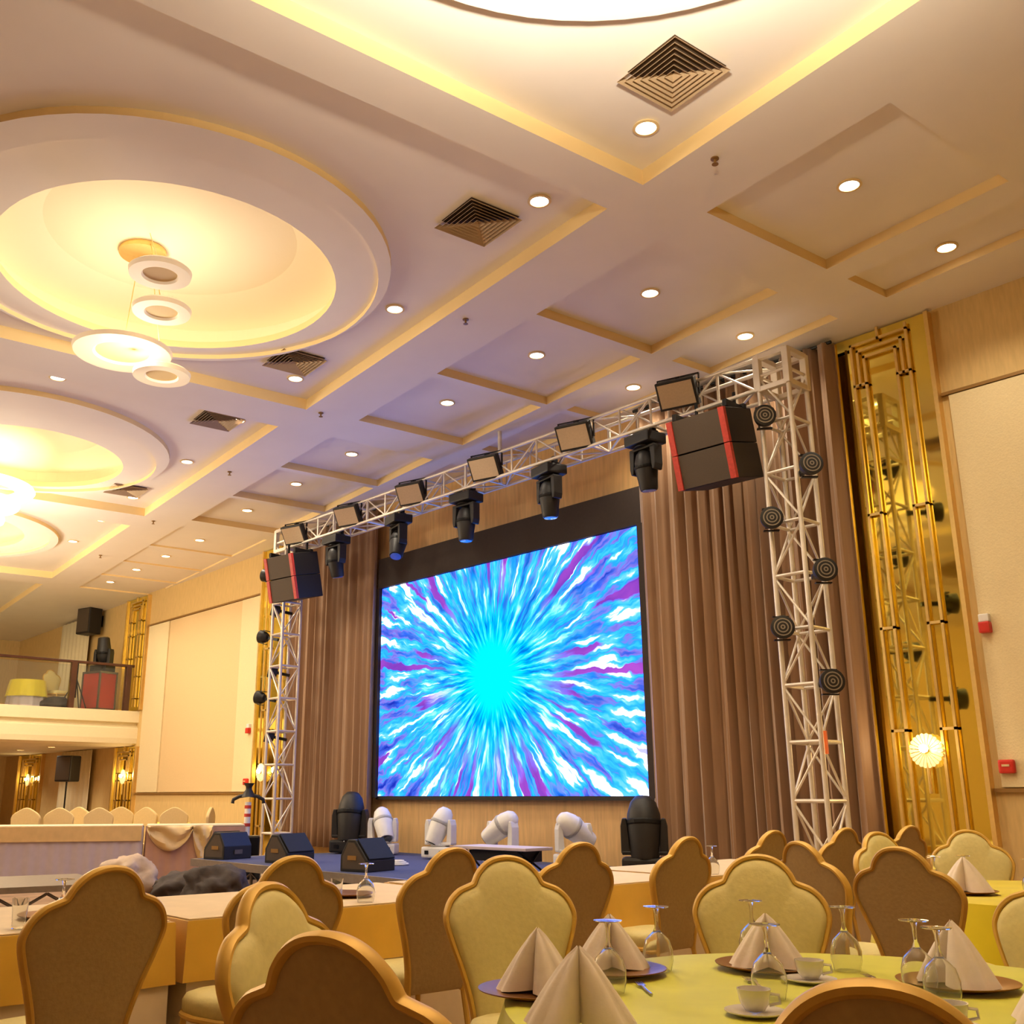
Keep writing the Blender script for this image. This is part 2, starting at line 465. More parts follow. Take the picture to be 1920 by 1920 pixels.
# trims and cornice on the stage wall
def bx(name, c, d, m, parent=None, **k):
    b_ = MB(); b_.box(c, d); return b_.build(name, m, parent, **k)
b = MB(); b.prism([(0, 0)] * 0 or [(-24.2, 0), (5, 0), (5, 0.1), (-24.2, 0.1)], WY - 0.04, WY)
o = b.build('baseboard_stage', M['trim']); struct(o)
for n, (xa, xb) in enumerate(((-24.2, -18.6), (-4.36, 1.3))):
    b = MB()
    for z in (5.43, 1.33):
        b.box(((xa + xb) / 2, WY - 0.02, z - (0.07 if xa < -10 and z > 2 else 0)), (xb - xa, 0.05, 0.035))
    struct(b.build('trim_%d' % (n + 1), M['trim']))
    top = 5.33 if xa < -10 else 5.40
    w = xb - xa
    b = MB(); b.box((xa + w * 0.11 + 0.02, WY - 0.02, (1.36 + top) / 2), (w * 0.2, 0.04, top - 1.36))
    b.box((xb - w * 0.08 - 0.02, WY - 0.02, (1.36 + top) / 2), (w * 0.14, 0.04, top - 1.36))
    if xa > -10:
        b.box(((xa + xb) / 2, WY - 0.02, (1.36 + top) / 2), (w * 0.6, 0.04, top - 1.36))
    struct(b.build('wall_panel_side_%d' % (n + 1), M['panel_light']))
    if xa < -10:
        b = MB(); b.box((xa + w * 0.537, WY - 0.015, (1.36 + top) / 2), (w * 0.63, 0.03, top - 1.36))
        struct(b.build('wall_panel_centre_%d' % (n + 1), M['panel']))
# wood veneer of the stage bay
b = MB(); b.box((-11.5, WY - 0.02, 3.2), (6.5, 0.04, 6.4))
struct(b.build('wall_stage_bay', M['wall_wood']))

# balcony
BX = -24.4
b = MB()
b.prism([(BX - 0.15, 2.45), (BX - 0.02, 2.50), (BX, 2.62), (BX, 2.86), (BX - 0.10, 2.93), (BX - 0.10, 2.98), (BX + 0.02, 3.0), (BX + 0.03, 3.27), (X0, 3.27), (X0, 2.45)], Y0, WY)
struct(b.build('floor_balcony', M['fascia']))

# ---------------------------------------------------------------- gold mirror panels with bars
def gold_panel(xa, xb, z0, z1, label, bars=True, y=WY):
    t = thing('mirror_panel', label, 'wall panel', ((xa + xb) / 2, y, z0), 0, 'gold mirror panels')
    w, h = xb - xa, z1 - z0
    bx('mirror', (0, -0.03, h / 2), (w, 0.06, h), M['mirror'], t)
    for s in (-1, 1):
        b = MB(); b.box((s * (w / 2 - 0.012), -0.05, h / 2), (0.045, 0.10, h)); b.build('edge_strip', M['mirror_bar'], t)
    if bars:
        k = w / 1.12
        def bar(name, segs):
            b = MB()
            for (x1, za, x2, zb) in segs:
                if abs(x1 - x2) < 1e-6: b.box((x1 * k, -0.10, (za + zb) / 2), (0.028, 0.03, abs(zb - za) + 0.028))
                else: b.box(((x1 + x2) / 2 * k, -0.10, za), (abs(x2 - x1) * k + 0.028, 0.03, 0.028))
            b.build(name, M['mirror_bar'], t)
        T = h
        bar('outer_bar', [(-0.32, 0.1, -0.32, T - 0.12), (0.32, 0.1, 0.32, T - 0.06), (-0.32, T - 0.12, 0.32, T - 0.12), (0.0, T - 0.12, 0.0, T)])
        bar('inner_bar', [(-0.18, 0.1, -0.18, T - 0.30), (0.18, 0.1, 0.18, T - 0.30), (-0.18, T - 0.30, 0.18, T - 0.30)])
        bar('middle_bar', [(-0.25, T - 0.62, -0.25, T - 0.21), (0.25, T - 0.62, 0.25, T - 0.21), (-0.25, T - 0.21, 0.25, T - 0.21)])
        for z in (T - 0.62, T * 0.66, T * 0.46, T * 0.29, T * 0.1):
            bar('cross_bar', [(-0.32, z, -0.18, z)]); bar('cross_bar', [(0.18, z, 0.32, z)])
    return t
gold_panel(-5.52, -4.38, 0.1, cz(-5) - 0.02, 'tall gold mirror panel with trellis bars right of the stage curtain')
gold_panel(-18.6, -17.25, 0.1, cz(-18) - 0.02, 'tall gold mirror panel with trellis bars behind the left truss tower')
gold_panel(-25.5, -24.22, 3.3, cz(-25) - 0.02, 'gold mirror panel at the far corner above the balcony floor')
gold_panel(-25.5, -24.22, 0.1, 2.43, 'gold mirror panel at the far corner under the balcony')
gold_panel(-32.6, -30.6, 0.1, 2.43, 'gold mirror panel under the balcony near the far left side')

def make_sconce():
    t = thing('wall_sconce', '', 'wall lamp')
    b = MB()
    n = 22
    for i in range(n):
        a0 = PI * 2 * i / n
        for s in (0,):
            a1 = a0 + 0.10
            R = 0.165
            b.prism([(0.03 * math.cos(a0 - .1), 0.03 * math.sin(a0 - .1)), (R * math.cos(a0 - 0.12), R * math.sin(a0 - 0.12)), (R * 1.06 * math.cos(a0), R * 1.06 * math.sin(a0)), (R * math.cos(a0 + 0.12), R * math.sin(a0 + 0.12))], -0.075, -0.06)
    b.build('shell_shade', M['crystal'], t)
    b = MB(); b.lathe([(0.0, -0.045), (0.035, -0.03), (0.045, 0), (0.035, 0.03), (0, 0.045)], 16, Matrix.Translation((0, -0.12, 0.02)))
    b.build('bulb', M['sconce_bulb'], t, smooth=True)
    b = MB(); b.tube((0, -0.06, -0.12), (0, -0.06, -0.42), 0.018); b.tube((0, -0.06, -0.10), (0, 0.0, -0.10), 0.02); b.box((0, -0.01, -0.1), (0.08, 0.03, 0.12))
    b.build('wall_bracket', M['mirror_bar'], t)
    l = bpy.data.lights.new('sconce_light', 'POINT'); l.energy = 9; l.color = (1, .74, .4); l.shadow_soft_size = 0.06
    lo = bpy.data.objects.new('sconce_light', l); C.objects.link(lo); lo.parent = t; lo.location = (0, -0.22, 0.05)
    return t
for x, lab in ((-4.94, 'lit crystal shell sconce on the gold mirror panel right of the stage'),
               (-18.17, 'lit sconce on the gold mirror panel behind the left truss tower'),
               (-24.75, 'lit sconce on the gold panel at the far corner under the balcony'),
               (-31.5, 'lit sconce under the balcony near the far left edge')):
    put(P, 'sconce', make_sconce, (x, WY - 0.06, 1.72), 0, lab, 'wall sconces')

# ---------------------------------------------------------------- ceiling lights
def make_downlight():
    t = thing('downlight', '', 'ceiling light')
    b = MB(); b.lathe([(0.085, 0.0), (0.105, 0.0), (0.11, -0.012), (0.085, -0.016)], 24, closed=True)
    bm = b.bm
    b.build('trim_ring', M['cream_cove_glow'], t, smooth=True)
    b = MB(); b.lathe([(0.0, -0.008), (0.088, -0.008), (0.088, 0.0), (0.0, 0.0)], 24)
    b.build('lens', M['bulb'], t)
    l = bpy.data.lights.new('downlight_beam', 'SPOT'); l.energy = DOWN_W; l.color = WARM
    l.spot_size = math.radians(125); l.spot_blend = 0.9; l.shadow_soft_size = 0.08
    lo = bpy.data.objects.new('downlight_beam', l); C.objects.link(lo); lo.parent = t; lo.location = (0, 0, -0.04)
    return t
ORD = ['first', 'second', 'third', 'fourth', 'fifth', 'sixth', 'seventh', 'eighth', 'ninth', 'tenth', 'eleventh', 'twelfth']
row1 = [(4.02, .02), (1.58, 0.0), (-.34, 0.0), (-2.22, -.03), (-4.8, -.06), (-6.67, -.08), (-8.63, -.1), (-10.93, -.1), (-12.64, -.18), (-14.25, -.28), (-15.89, -.36)]
for i, (u, v) in enumerate(row1):
    put(P, 'down', make_downlight, UV(u, v, 0.11 if u > -10 else 0.035), 0, 'round recessed downlight in the coffer row nearest the stage, %s from the right' % ORD[i], 'recessed downlights')
for i, (u, v) in enumerate([(3.96, 1.72), (1.5, 1.66), (-.35, 1.66)]):
    put(P, 'down', make_downlight, UV(u, v, 0.09), 0, 'round downlight in the small coffers against the stage wall, %s from the right' % ORD[i], 'recessed downlights')
row2 = [(3.51, -2.02), (2.19, -2.06), (-.37, -2.03), (-2.74, -2.07), (-4.55, -2.07), (-6.71, -2.0), (-9.13, -2.07), (-10.95, -2.07), (-12.9, -2.07)]
for i, (u, v) in enumerate(row2):
    put(P, 'down', make_downlight, UV(u, v, H1), 0, 'round downlight along the edge of the big ceiling trays, %s from the right' % ORD[i], 'recessed downlights')
put(P, 'down', make_downlight, UV(-4.45, -4.6, H1), 0, 'round downlight between the two big domes at the far left', 'recessed downlights')
# the same fittings further back in the hall, behind the photographer
for i, (u, v) in enumerate([(-10.5, -8.4), (-14, -8.4), (-17.5, -8.4), (-20, -5)]):
    put(P, 'down', make_downlight, UV(u, v, 0), 0, 'round downlight in the plain ceiling band beyond the big trays', 'recessed downlights beyond the trays')

def make_vent():
    t = thing('ceiling_vent', '', 'air vent')
    b = MB()
    for k in range(7):
        ao = 0.30 - k * 0.042; ai = ao - 0.036
        lo_ = [b.bm.verts.new((sx * ao, sy * ao, -0.042)) for sx, sy in ((-1, -1), (1, -1), (1, 1), (-1, 1))]
        hi_ = [b.bm.verts.new((sx * ai, sy * ai, -0.006)) for sx, sy in ((-1, -1), (1, -1), (1, 1), (-1, 1))]
        for q in range(4): b.bm.faces.new((lo_[q], lo_[(q + 1) % 4], hi_[(q + 1) % 4], hi_[q]))
    b.build('louvre', M['vent'], t, solid=0.003)
    bx('gap_shade_sheet', (0, 0, -0.001), (0.56, 0.56, 0.004), M['gap_shade'], t)
    return t
for u, lab in ((4.1, 'square ceiling vent nearest the camera, top of the view'), (1.6, 'square ceiling vent second from the right'), (-2.25, 'square ceiling vent right of the large lit dome edge'),
               (-4.68, 'square ceiling vent at the near corner of the second tray'), (-8.72, 'square ceiling vent at the far corner of the second tray')):
    put(P, 'vent', make_vent, UV(u, -2.33, H1), R5, lab, 'ceiling vents')
def make_sprinkler():
    t = thing('sprinkler', '', 'sprinkler')
    b = MB(); b.lathe([(0.035, 0), (0.035, -0.01), (0.012, -0.014), (0.01, -0.05), (0.028, -0.055), (0.028, -0.06)], 12)
    b.build('sprinkler_head', M['trim'], t, smooth=True)
    return t
for i, u in enumerate((3.69, 0.11, -3.29, -6.39, -9.94, -13.2)):
    put(P, 'spr', make_sprinkler, UV(u, -1.4), 0, 'small dark sprinkler head on the ceiling beam, %s from the right' % ORD[i], 'ceiling sprinklers')

def make_chandelier(radii, zs, offs, glow='glow'):
    t = thing('ring_chandelier', '', 'chandelier')
    b = MB()
    for r, z, (ox, oy) in zip(radii, zs, offs):
        g = MB(); g.lathe([(r * .72, -0.045), (r, -0.045), (r * 1.03, 0.0), (r, 0.05), (r * .72, 0.05)], 48, Matrix.Translation((ox, oy, z)), closed=True)
        bm = g.bm
        g.build('light_ring', M[glow], t, smooth=True)
        b.tube((ox + r * .85, oy, z), (ox * .5 + 0.05, oy * .5, 0), 0.004, 6); b.tube((ox - r * .85, oy, z), (ox * .5 - 0.05, oy * .5, 0), 0.004, 6)
    b.lathe([(0.0, 0.0), (0.22, 0.0), (0.22, -0.06), (0.0, -0.06)], 24)
    b.build('canopy', M['mirror_bar'], t)
    l = bpy.data.lights.new('chandelier_light', 'POINT'); l.energy = CHAND_W; l.color = WARM; l.shadow_soft_size = 0.6
    lo = bpy.data.objects.new('chandelier_light', l); C.objects.link(lo); lo.parent = t; lo.location = (0, 0, min(zs) - 0.7)
    return t
def disc_chandelier():
    t = thing('disc_chandelier', '', 'chandelier')
    top = UV(-2.2, -4.6, H1 + 0.46)
    specs = [((-9.94, 4.25, 5.72), 0.30), ((-9.95, 3.80, 5.86), 0.50), ((-8.95, 3.77, 5.95), 0.28), ((-8.3, 3.45, 5.98), 0.28)]
    t.location = UV(-1.6, -4.5, H1 + 0.45)
    b = MB(); b.lathe([(0.0, 0.04), (0.25, 0.04), (0.25, -0.02), (0.0, -0.02)], 24)
    for (x, y, z), r in specs:
        p = Vector((x, y, z)) - t.location
        g = MB(); g.lathe([(r * .55, -0.02), (r * .60, -0.045), (r, -0.045), (r * 1.03, 0.0), (r * .9, 0.03), (0.0, 0.035)], 48, Matrix.Translation(p))
        d = g.build('light_disc', M['disc_glow'], t, smooth=True)
        g = MB(); g.lathe([(0.0, -0.022), (r * .56, -0.022), (r * .56, -0.01), (0.0, -0.01)], 32, Matrix.Translation(p))
        g.build('disc_centre', M['cream_cove_glow'], d)
        b.tube(p + Vector((0, 0, 0.03)), (p.x * .3, p.y * .3, 0), 0.005, 6)
    b.build('canopy', M['mirror_bar'], t)
    l = bpy.data.lights.new('chandelier_light', 'POINT'); l.energy = CHAND_W * 0.5; l.color = WARM; l.shadow_soft_size = 0.6
    lo = bpy.data.objects.new('chandelier_light', l); C.objects.link(lo); lo.parent = t; lo.location = (0, 0, -1.1)
    t['label'] = 'pendant lamp of several pale discs hanging under the large dome'
    t['category'] = 'chandelier'
disc_chandelier()
def mk_ch(): return make_chandelier([0.95, 0.75, 0.55], [-0.75, -1.0, -1.25], [(0, 0)] * 3)
put(P, 'ch', mk_ch, UV(-9.15, -4.7, H1 + 0.47), 0, 'stacked glowing ring chandelier at the far left of the view', 'ring chandeliers')
for k in (3, 6, 7):
    c = ring_spec[k][0]
    put(P, 'ch', mk_ch, UV(c[0], c[1], H1 + 0.47), 0, 'stacked glowing ring chandelier of the hall outside the direct view, seen in the gold mirror', 'ring chandeliers out of direct view')

def make_added_uplighter():  # added lamp out of view, there to brighten the near ceiling
    t = thing('added_bowl_uplighter', 'added bronze bowl uplighter above the view, brightening the near ceiling', 'pendant lamp')
    b = MB(); b.lathe([(0.0, 0.0), (0.18, 0.02), (0.32, 0.09), (0.40, 0.20), (0.385, 0.20), (0.30, 0.11), (0.16, 0.04), (0.0, 0.02)], 40, closed=True); b.build('bowl', M['mirror_bar'], t, smooth=True)
    b = MB(); b.lathe([(0.0, 0.05), (0.14, 0.06), (0.14, 0.10), (0.0, 0.12)], 24); b.build('lamp_disc', M['glow'], t, smooth=True)
    b = MB()
    for k in range(3): b.tube((0.38 * math.cos(k * 2.1), 0.38 * math.sin(k * 2.1), 0.2), (0, 0, 1.2), 0.006, 6)
    b.tube((0, 0, 1.2), (0, 0, 1.98), 0.012, 8); b.build('hanging_rod', M['mirror_bar'], t)
    l = bpy.data.lights.new('added_uplight', 'SPOT'); l.energy = 1100; l.color = WARM; l.spot_size = math.radians(165); l.spot_blend = 0.5; l.shadow_soft_size = 0.15
    lo = bpy.data.objects.new('added_uplight', l); C.objects.link(lo); lo.parent = t; lo.location = (0, 0, 0.24); lo.rotation_euler = (PI, 0, 0)
    return t
up = make_added_uplighter(); up.location = UV(6.03, -4.6, H1 + 0.47) - Vector((0, 0, 1.95))

# ---------------------------------------------------------------- curtains
def curtain(xa, xb, ztop, zbot, y, pitch, label, seed):
    rnd = random.Random(seed)
    t = thing('stage_curtain', label, 'curtain', ((xa + xb) / 2, y, zbot), 0, 'taupe stage curtains')
    nx = int((xb - xa) / 0.02); nz = 14
    ph = []
    p = 0
    k = 0
    amp = []
    for i in range(nx + 1):
        p += 2 * PI * 0.02 / pitch * (1 + 0.35 * math.sin(i * 0.037 + seed) + 0.25 * math.sin(i * 0.011 + 2 * seed))
        ph.append(p)
        amp.append(0.055 + 0.02 * math.sin(i * 0.023 + seed * 3))
    b = MB(); bm = b.bm
    rows = []
    H = ztop - zbot
    for j in range(nz + 1):
        f = j / nz
        row = []
        for i in range(nx + 1):
            x = xa + (xb - xa) * i / nx - (xa + xb) / 2
            a = amp[i] * (1.0 + 0.35 * (1 - f))
            yy = a * math.sin(ph[i] + 0.35 * math.sin(f * 3 + i * .01)) + 0.4 * a * math.sin(2.3 * ph[i] + 1.2 * (1 - f))
            row.append(bm.verts.new((x + 0.03 * (1 - f) * math.sin(ph[i] * 0.31), yy, f * H)))
        rows.append(row)
    for j in range(nz):
        for i in range(nx):
            bm.faces.new((rows[j][i], rows[j][i + 1], rows[j + 1][i + 1], rows[j + 1][i]))
    o = b.build('curtain_cloth', M['curtain'], t, smooth=True, solid=0.008)
    b = MB(); b.tube(((xa - xb) / 2, 0, H + 0.0), ((xb - xa) / 2, 0, H + 0.0), 0.02)
    b.build('curtain_rail', M['black_metal'], t)
curtain(-17.1, -14.32, cz(-16) - 0.05, 0.42, 10.33, 0.19, 'taupe pleated stage curtain left of the screen', 1)
curtain(-8.38, -5.42, cz(-7) - 0.05, 0.05, 10.33, 0.21, 'taupe pleated stage curtain right of the screen', 4)

# ---------------------------------------------------------------- screen and black drape
t = thing('led_screen', 'large glowing LED wall showing a cyan and purple burst above the stage', 'screen', (-11.39, 10.45, 3.04))
def rect(b, x0, x1, z0, z1, y0, y1): b.box(((x0 + x1) / 2, (y0 + y1) / 2, (z0 + z1) / 2), (x1 - x0, y1 - y0, z1 - z0)); return b
b = MB(); b.quad((-14.26 + 11.39, 0, 1.275 - 3.04), (-8.46 + 11.39, 0, 1.275 - 3.04), (-8.46 + 11.39, 0, 4.78 - 3.04), (-14.26 + 11.39, 0, 4.78 - 3.04))
b.build('display', M['screen'], t)
b = MB(); rect(b, -2.93, 2.99, -1.82, 1.78, 0.004, 0.10)
b.build('housing', M['black'], t)
t = thing('black_surround', 'black cloth border around the top and sides of the LED screen', 'drape', (-11.39, 10.4, 3.04))
b = MB(); rect(b, -14.31 + 11.39, -8.36 + 11.39, 4.785 - 3.04, 5.31 - 3.04, 0.0, 0.12)
b.build('top_band', M['black_cloth'], t)
b = MB(); rect(b, -14.36 + 11.39, -14.27 + 11.39, 1.25 - 3.04, 4.785 - 3.04, 0.0, 0.12)
b.build('side_band', M['black_cloth'], t)
b = MB(); rect(b, -8.45 + 11.39, -8.34 + 11.39, 1.25 - 3.04, 4.785 - 3.04, -0.03, 0.12)
b.build('side_band', M['black_cloth'], t)

# ---------------------------------------------------------------- stage platform
SX0, SX1, SYF, SZ = -14.4, -8.3, 7.25, 0.40
t = thing('stage_platform', 'low stage platform with dark blue carpet and aluminium edge below the screen', 'stage', ((SX0 + SX1) / 2, 8.9, 0))
b = MB(); b.box((0, 0.02, SZ - 0.01), (SX1 - SX0 - 0.04, 10.55 - SYF, 0.02)); b.build('carpet_top', M['stage_blue'], t)
b = MB(); b.box((0, SYF - 8.9, SZ - 0.05), (SX1 - SX0, 0.06, 0.10)); b.box((SX0 - (SX0 + SX1) / 2, 0, SZ - 0.05), (0.06, 10.5 - SYF, 0.10)); b.box((SX1 - (SX0 + SX1) / 2, 0, SZ - 0.05), (0.06, 10.5 - SYF, 0.10))
b.build('edge_rail', M['stage_edge'], t)
n = 13
for i in range(n):
    x = -(SX1 - SX0) / 2 + 0.1 + i * (SX1 - SX0 - 0.2) / (n - 1)
    for y in (SYF - 8.9 + 0.08, 1.2):
        b = MB(); b.tube((x, y, 0), (x, y, SZ - 0.1), 0.022); b.build('leg', M['steel'], t)
b = MB()
for i in range(n - 1):
    x = -(SX1 - SX0) / 2 + 0.1 + i * (SX1 - SX0 - 0.2) / (n - 1); x2 = x + (SX1 - SX0 - 0.2) / (n - 1)
    y = SYF - 8.9 + 0.08
    b.tube((x, y, 0.04), (x2, y, SZ - 0.12), 0.014, 6); b.tube((x2, y, 0.04), (x, y, SZ - 0.12), 0.014, 6)
b.build('cross_brace', M['steel'], t)

t = thing('stage_deck', 'low aluminium stage deck section on crossed legs at the left', 'stage deck', (-11.9, 3.6, 0), math.radians(-8))
b = MB(); b.box((0, 0, SZ - 0.03), (1.6, 2.3, 0.06)); b.build('deck_top', M['stage_edge'], t)
b = MB()
for y in (-1.05, 0, 1.05):
    for x in (-.72, .72): b.tube((x, y, 0), (x, y, SZ - 0.06), 0.025)
b.build('leg', M['steel'], t)
b = MB()
for y in (-1.05, 0):
    for k in range(2):
        b.tube((.72, y + k * .52, 0.03), (.72, y + .52 + k * .52, SZ - 0.08), 0.015, 6); b.tube((.72, y + .52 + k * .52, 0.03), (.72, y + k * .52, SZ - 0.08), 0.015, 6)
b.build('cross_brace', M['steel'], t)

# ---------------------------------------------------------------- truss
TY, TS = 9.5, 0.18
TX = (-15.85, -5.60)
def tower(x, label):
    t = thing('truss_tower', label, 'truss', (x, TY, 0), 0, 'lighting truss towers')
    ztop = 5.98
    for sx in (-1, 1):
        for sy in (-1, 1):
            b = MB(); b.tube((sx * TS, sy * TS, 0.03), (sx * TS, sy * TS, ztop), 0.026, 12); b.build('chord', M['alu'], t, smooth=True)
    b = MB()
    cs = [(-TS, -TS), (TS, -TS), (TS, TS), (-TS, TS)]
    zs = [0.1 + 0.565 * i for i in range(11)]
    for i, z in enumerate(zs):
        for q in range(4):
            a, c = cs[q], cs[(q + 1) % 4]
            b.tube((*a, z), (*c, z), 0.019, 8)
            if i < len(zs) - 1:
                if (i + q) % 2: a, c = c, a
                b.tube((*a, z + 0.02), (*c, zs[i + 1] - 0.02), 0.013, 8)
    b.build('bracing', M['alu'], t, smooth=True)
    b = MB(); b.box((0, 0, 0.015), (0.6, 0.6, 0.03)); b.build('base_plate', M['alu'], t)
    b = MB()
    for sx in (-1, 1):
        for sy in (-1, 1): b.box((sx * TS, sy * TS, 5.78), (0.075, 0.075, 0.42))
    for z in (5.59, 5.97):
        for s in (-1, 1):
            b.box((0, s * TS, z), (2 * TS, 0.07, 0.06)); b.box((s * TS, 0, z), (0.07, 2 * TS, 0.06))
    b.build('corner_block', M['alu'], t, bevel=0.006)
tower(TX[0], 'left aluminium truss tower in front of the gold panel')
tower(TX[1], 'right aluminium truss tower in front of the taupe curtain')
t = thing('truss_beam', 'horizontal aluminium box truss spanning above the LED screen', 'truss', ((TX[0] + TX[1]) / 2, TY, 5.78))
L = TX[1] - TX[0] - 2 * TS - 0.08
for sz in (-1, 1):
    for sy in (-1, 1):
        b = MB(); b.tube((-L / 2, sy * TS, sz * TS), (L / 2, sy * TS, sz * TS), 0.024, 10); b.build('chord', M['alu'], t, smooth=True)
b = MB()
n = 20
for i in range(n + 1):
    x = -L / 2 + L * i / n
    cs = [(-TS, -TS), (TS, -TS), (TS, TS), (-TS, TS)]
    for q in range(4):
        a, c = cs[q], cs[(q + 1) % 4]
        if q != 2 or i % 2 == 0: b.tube((x, *a), (x, *c), 0.015 if i % 5 else 0.022, 6)
        if i < n:
            if (i + q) % 2: a, c = c, a
            b.tube((x, *a), (x + L / n, *c), 0.012, 6)
b.build('bracing', M['alu'], t, smooth=True)
b = MB(); b.tube((0.55, 0, -0.2), (0.55, 0, 0.6), 0.03, 10); b.build('hanging_pole', M['alu'], t, smooth=True)

# flood panels on the beam
def make_flood():
    t = thing('flood_light', '', 'stage light')
    tilt = Matrix.Rotation(math.radians(30), 4, 'X')
    b = MB(); b.box((0, 0, 0), (0.48, 0.10, 0.34), mtx=tilt, bevel=0.012); bd = b.build('housing', M['black'], t)
    b = MB(); b.box((0, 0, 0), (0.42, 0.012, 0.28), mtx=tilt @ Matrix.Translation((0, -0.054, 0))); b.build('front_glass', M['flood_glass'], t)
    b = MB()
    for k in range(7): b.box((0, 0, 0), (0.012, 0.07, 0.26), mtx=tilt @ Matrix.Translation((-0.15 + k * 0.05, 0.08, 0)))
    b.build('cooling_fin', M['black'], t)
    b = MB()
    for s in (-1, 1): b.box((s * 0.255, 0.03, 0.09), (0.012, 0.03, 0.26))
    b.box((0, 0.03, 0.215), (0.52, 0.03, 0.012)); b.box((0, 0.06, 0.19), (0.05, 0.10, 0.06))
    b.build('yoke', M['black_metal'], t)
    return t
for i, x in enumerate((-6.80, -8.45, -10.18, -11.88, -13.58, -15.25)):
    put(P, 'flood', make_flood, (x, TY - TS - 0.10, 5.76 if i else 5.84), math.radians(16), 'rectangular flood light clamped to the horizontal truss, %s from the right' % ORD[i], 'flood lights on the truss')

# moving heads
def make_head(white, up):
    nm = 'white_plastic' if white else 'black'
    m = M[nm]
    t = thing('moving_head', '', 'stage light')
    s = 1 if up else -1
    b = MB(); b.box((0, 0, s * 0.06), (0.36, 0.28, 0.12), bevel=0.02); b.build('base', m, t)
    if up:
        for q in (-1, 1): b = MB(); b.box((q * 0.10, -0.142, 0.06), (0.05, 0.01, 0.04)); b.build('base_socket', M['black_metal'], t)
    b = MB()
    b.lathe([(0.10, s * 0.12), (0.13, s * 0.15)], 16)
    for q in (-1, 1):
        b.prism([(q * 0.115, s * 0.15), (q * 0.185, s * 0.15), (q * 0.185, s * 0.36), (q * 0.17, s * 0.42), (q * 0.14, s * 0.42), (q * 0.13, s * 0.36)], -0.06, 0.06)
    b.box((0, 0, s * 0.155), (0.36, 0.13, 0.03))
    b.build('yoke', m, t, bevel=0.008)
    return t
def add_barrel(t, white, up, tilt, pan=0.0, big=1.0):
    m = M['white_plastic'] if white else M['black']
    s = 1 if up else -1
    piv = Matrix.Translation((0, 0, s * 0.37)) @ Matrix.Rotation(pan, 4, 'Z') @ Matrix.Rotation(tilt, 4, 'X')
    b = MB(); b.lathe([(0.0, -0.20), (0.055, -0.19), (0.09, -0.15), (0.115, -0.07), (0.12, 0.02), (0.105, 0.12), (0.095, 0.22), (0.088, 0.24)], 24, piv @ Matrix.Scale(big, 4))
    h = b.build('barrel', m, t, smooth=True)
    b = MB(); b.lathe([(0.0, 0.243), (0.074, 0.243), (0.074, 0.250), (0.0, 0.255)], 24, piv @ Matrix.Scale(big, 4))
    b.build('lens', M['blue_lens'] if not up else M['lens'], h, smooth=True)
    b = MB()
    for a in (0.6, 2.2, 3.8): b.lathe([(0.121, -0.03), (0.126, -0.02), (0.126, 0.0), (0.121, 0.01)], 24, piv @ Matrix.Scale(big, 4))
    b.build('cooling_ring', m, h)
    if not up:
        b = MB()
        for q in (-1, 1):
            b.box((q * 0.12, 0, 0.04), (0.05, 0.06, 0.10)); b.torus(0.05, 0.012, 0, 16, 6, (q * 0.12, 0))
        b.build('clamp', M['black_metal'], t)
    return t
hang = [(-7.48, 0.12, 0.0, 'pointing down by the right speaker stack'), (-9.13, 0.05, 0.3, 'pointing down, second from the right'),
        (-10.83, 0.0, 0.0, 'pointing straight down at the middle of the beam'), (-12.46, -0.45, 0.9, 'tilted forward, second from the left'),
        (-14.21, 0.25, 0.2, 'hanging by the left speaker stack')]
for x, tl, pan, d in hang:
    t = make_head(False, False)
    add_barrel(t, False, False, PI + tl, pan)
    t.location = (x, TY - 0.08, 5.55); t.rotation_euler = (0, 0, random.uniform(-.3, .3)); t.scale = (1.15, 1.15, 1.15)
    t['label'] = 'black moving head under the truss, ' + d; t['group'] = 'moving heads under the truss'
ups = [(-13.35, 9.9, PI * 0.80, math.radians(30), 0.1, 'with its lens turned down, leftmost of the four below the screen'),
       (-11.95, 9.9, PI * 0.86, math.radians(-35), -0.3, 'second from the left below the screen'),
       (-10.63, 9.9, PI * 0.70, math.radians(-75), -0.5, 'tilted to the left, third below the screen'),
       (-9.31, 9.9, PI * 0.70, math.radians(100), 0.5, 'tilted to the right, rightmost of the four below the screen')]
for x, y, tl, pan, rz, d in ups:
    t = make_head(True, True)
    add_barrel(t, True, True, tl, pan)
    t.location = (x, y, SZ + 0.02); t.rotation_euler = (0, 0, rz + 0.6); t.scale = (1.25,) * 3
    t['label'] = 'white moving head light, ' + d; t['group'] = 'white moving heads on the stage'
for x, y, sc, d in ((-14.02, 9.75, 1.55, 'black moving head light standing by the left curtain'), (-8.00, 9.70, 1.45, 'large black moving head light standing by the right curtain')):
    t = make_head(False, True)
    add_barrel(t, False, True, PI * 0.93 + (0.0 if x < -10 else 0.05), 0.0, 1.15)
    t.location = (x, y, SZ + 0.02); t.rotation_euler = (0, 0, 0.65); t.scale = (sc,) * 3
    t['label'] = d; t['group'] = 'black moving heads on the stage'

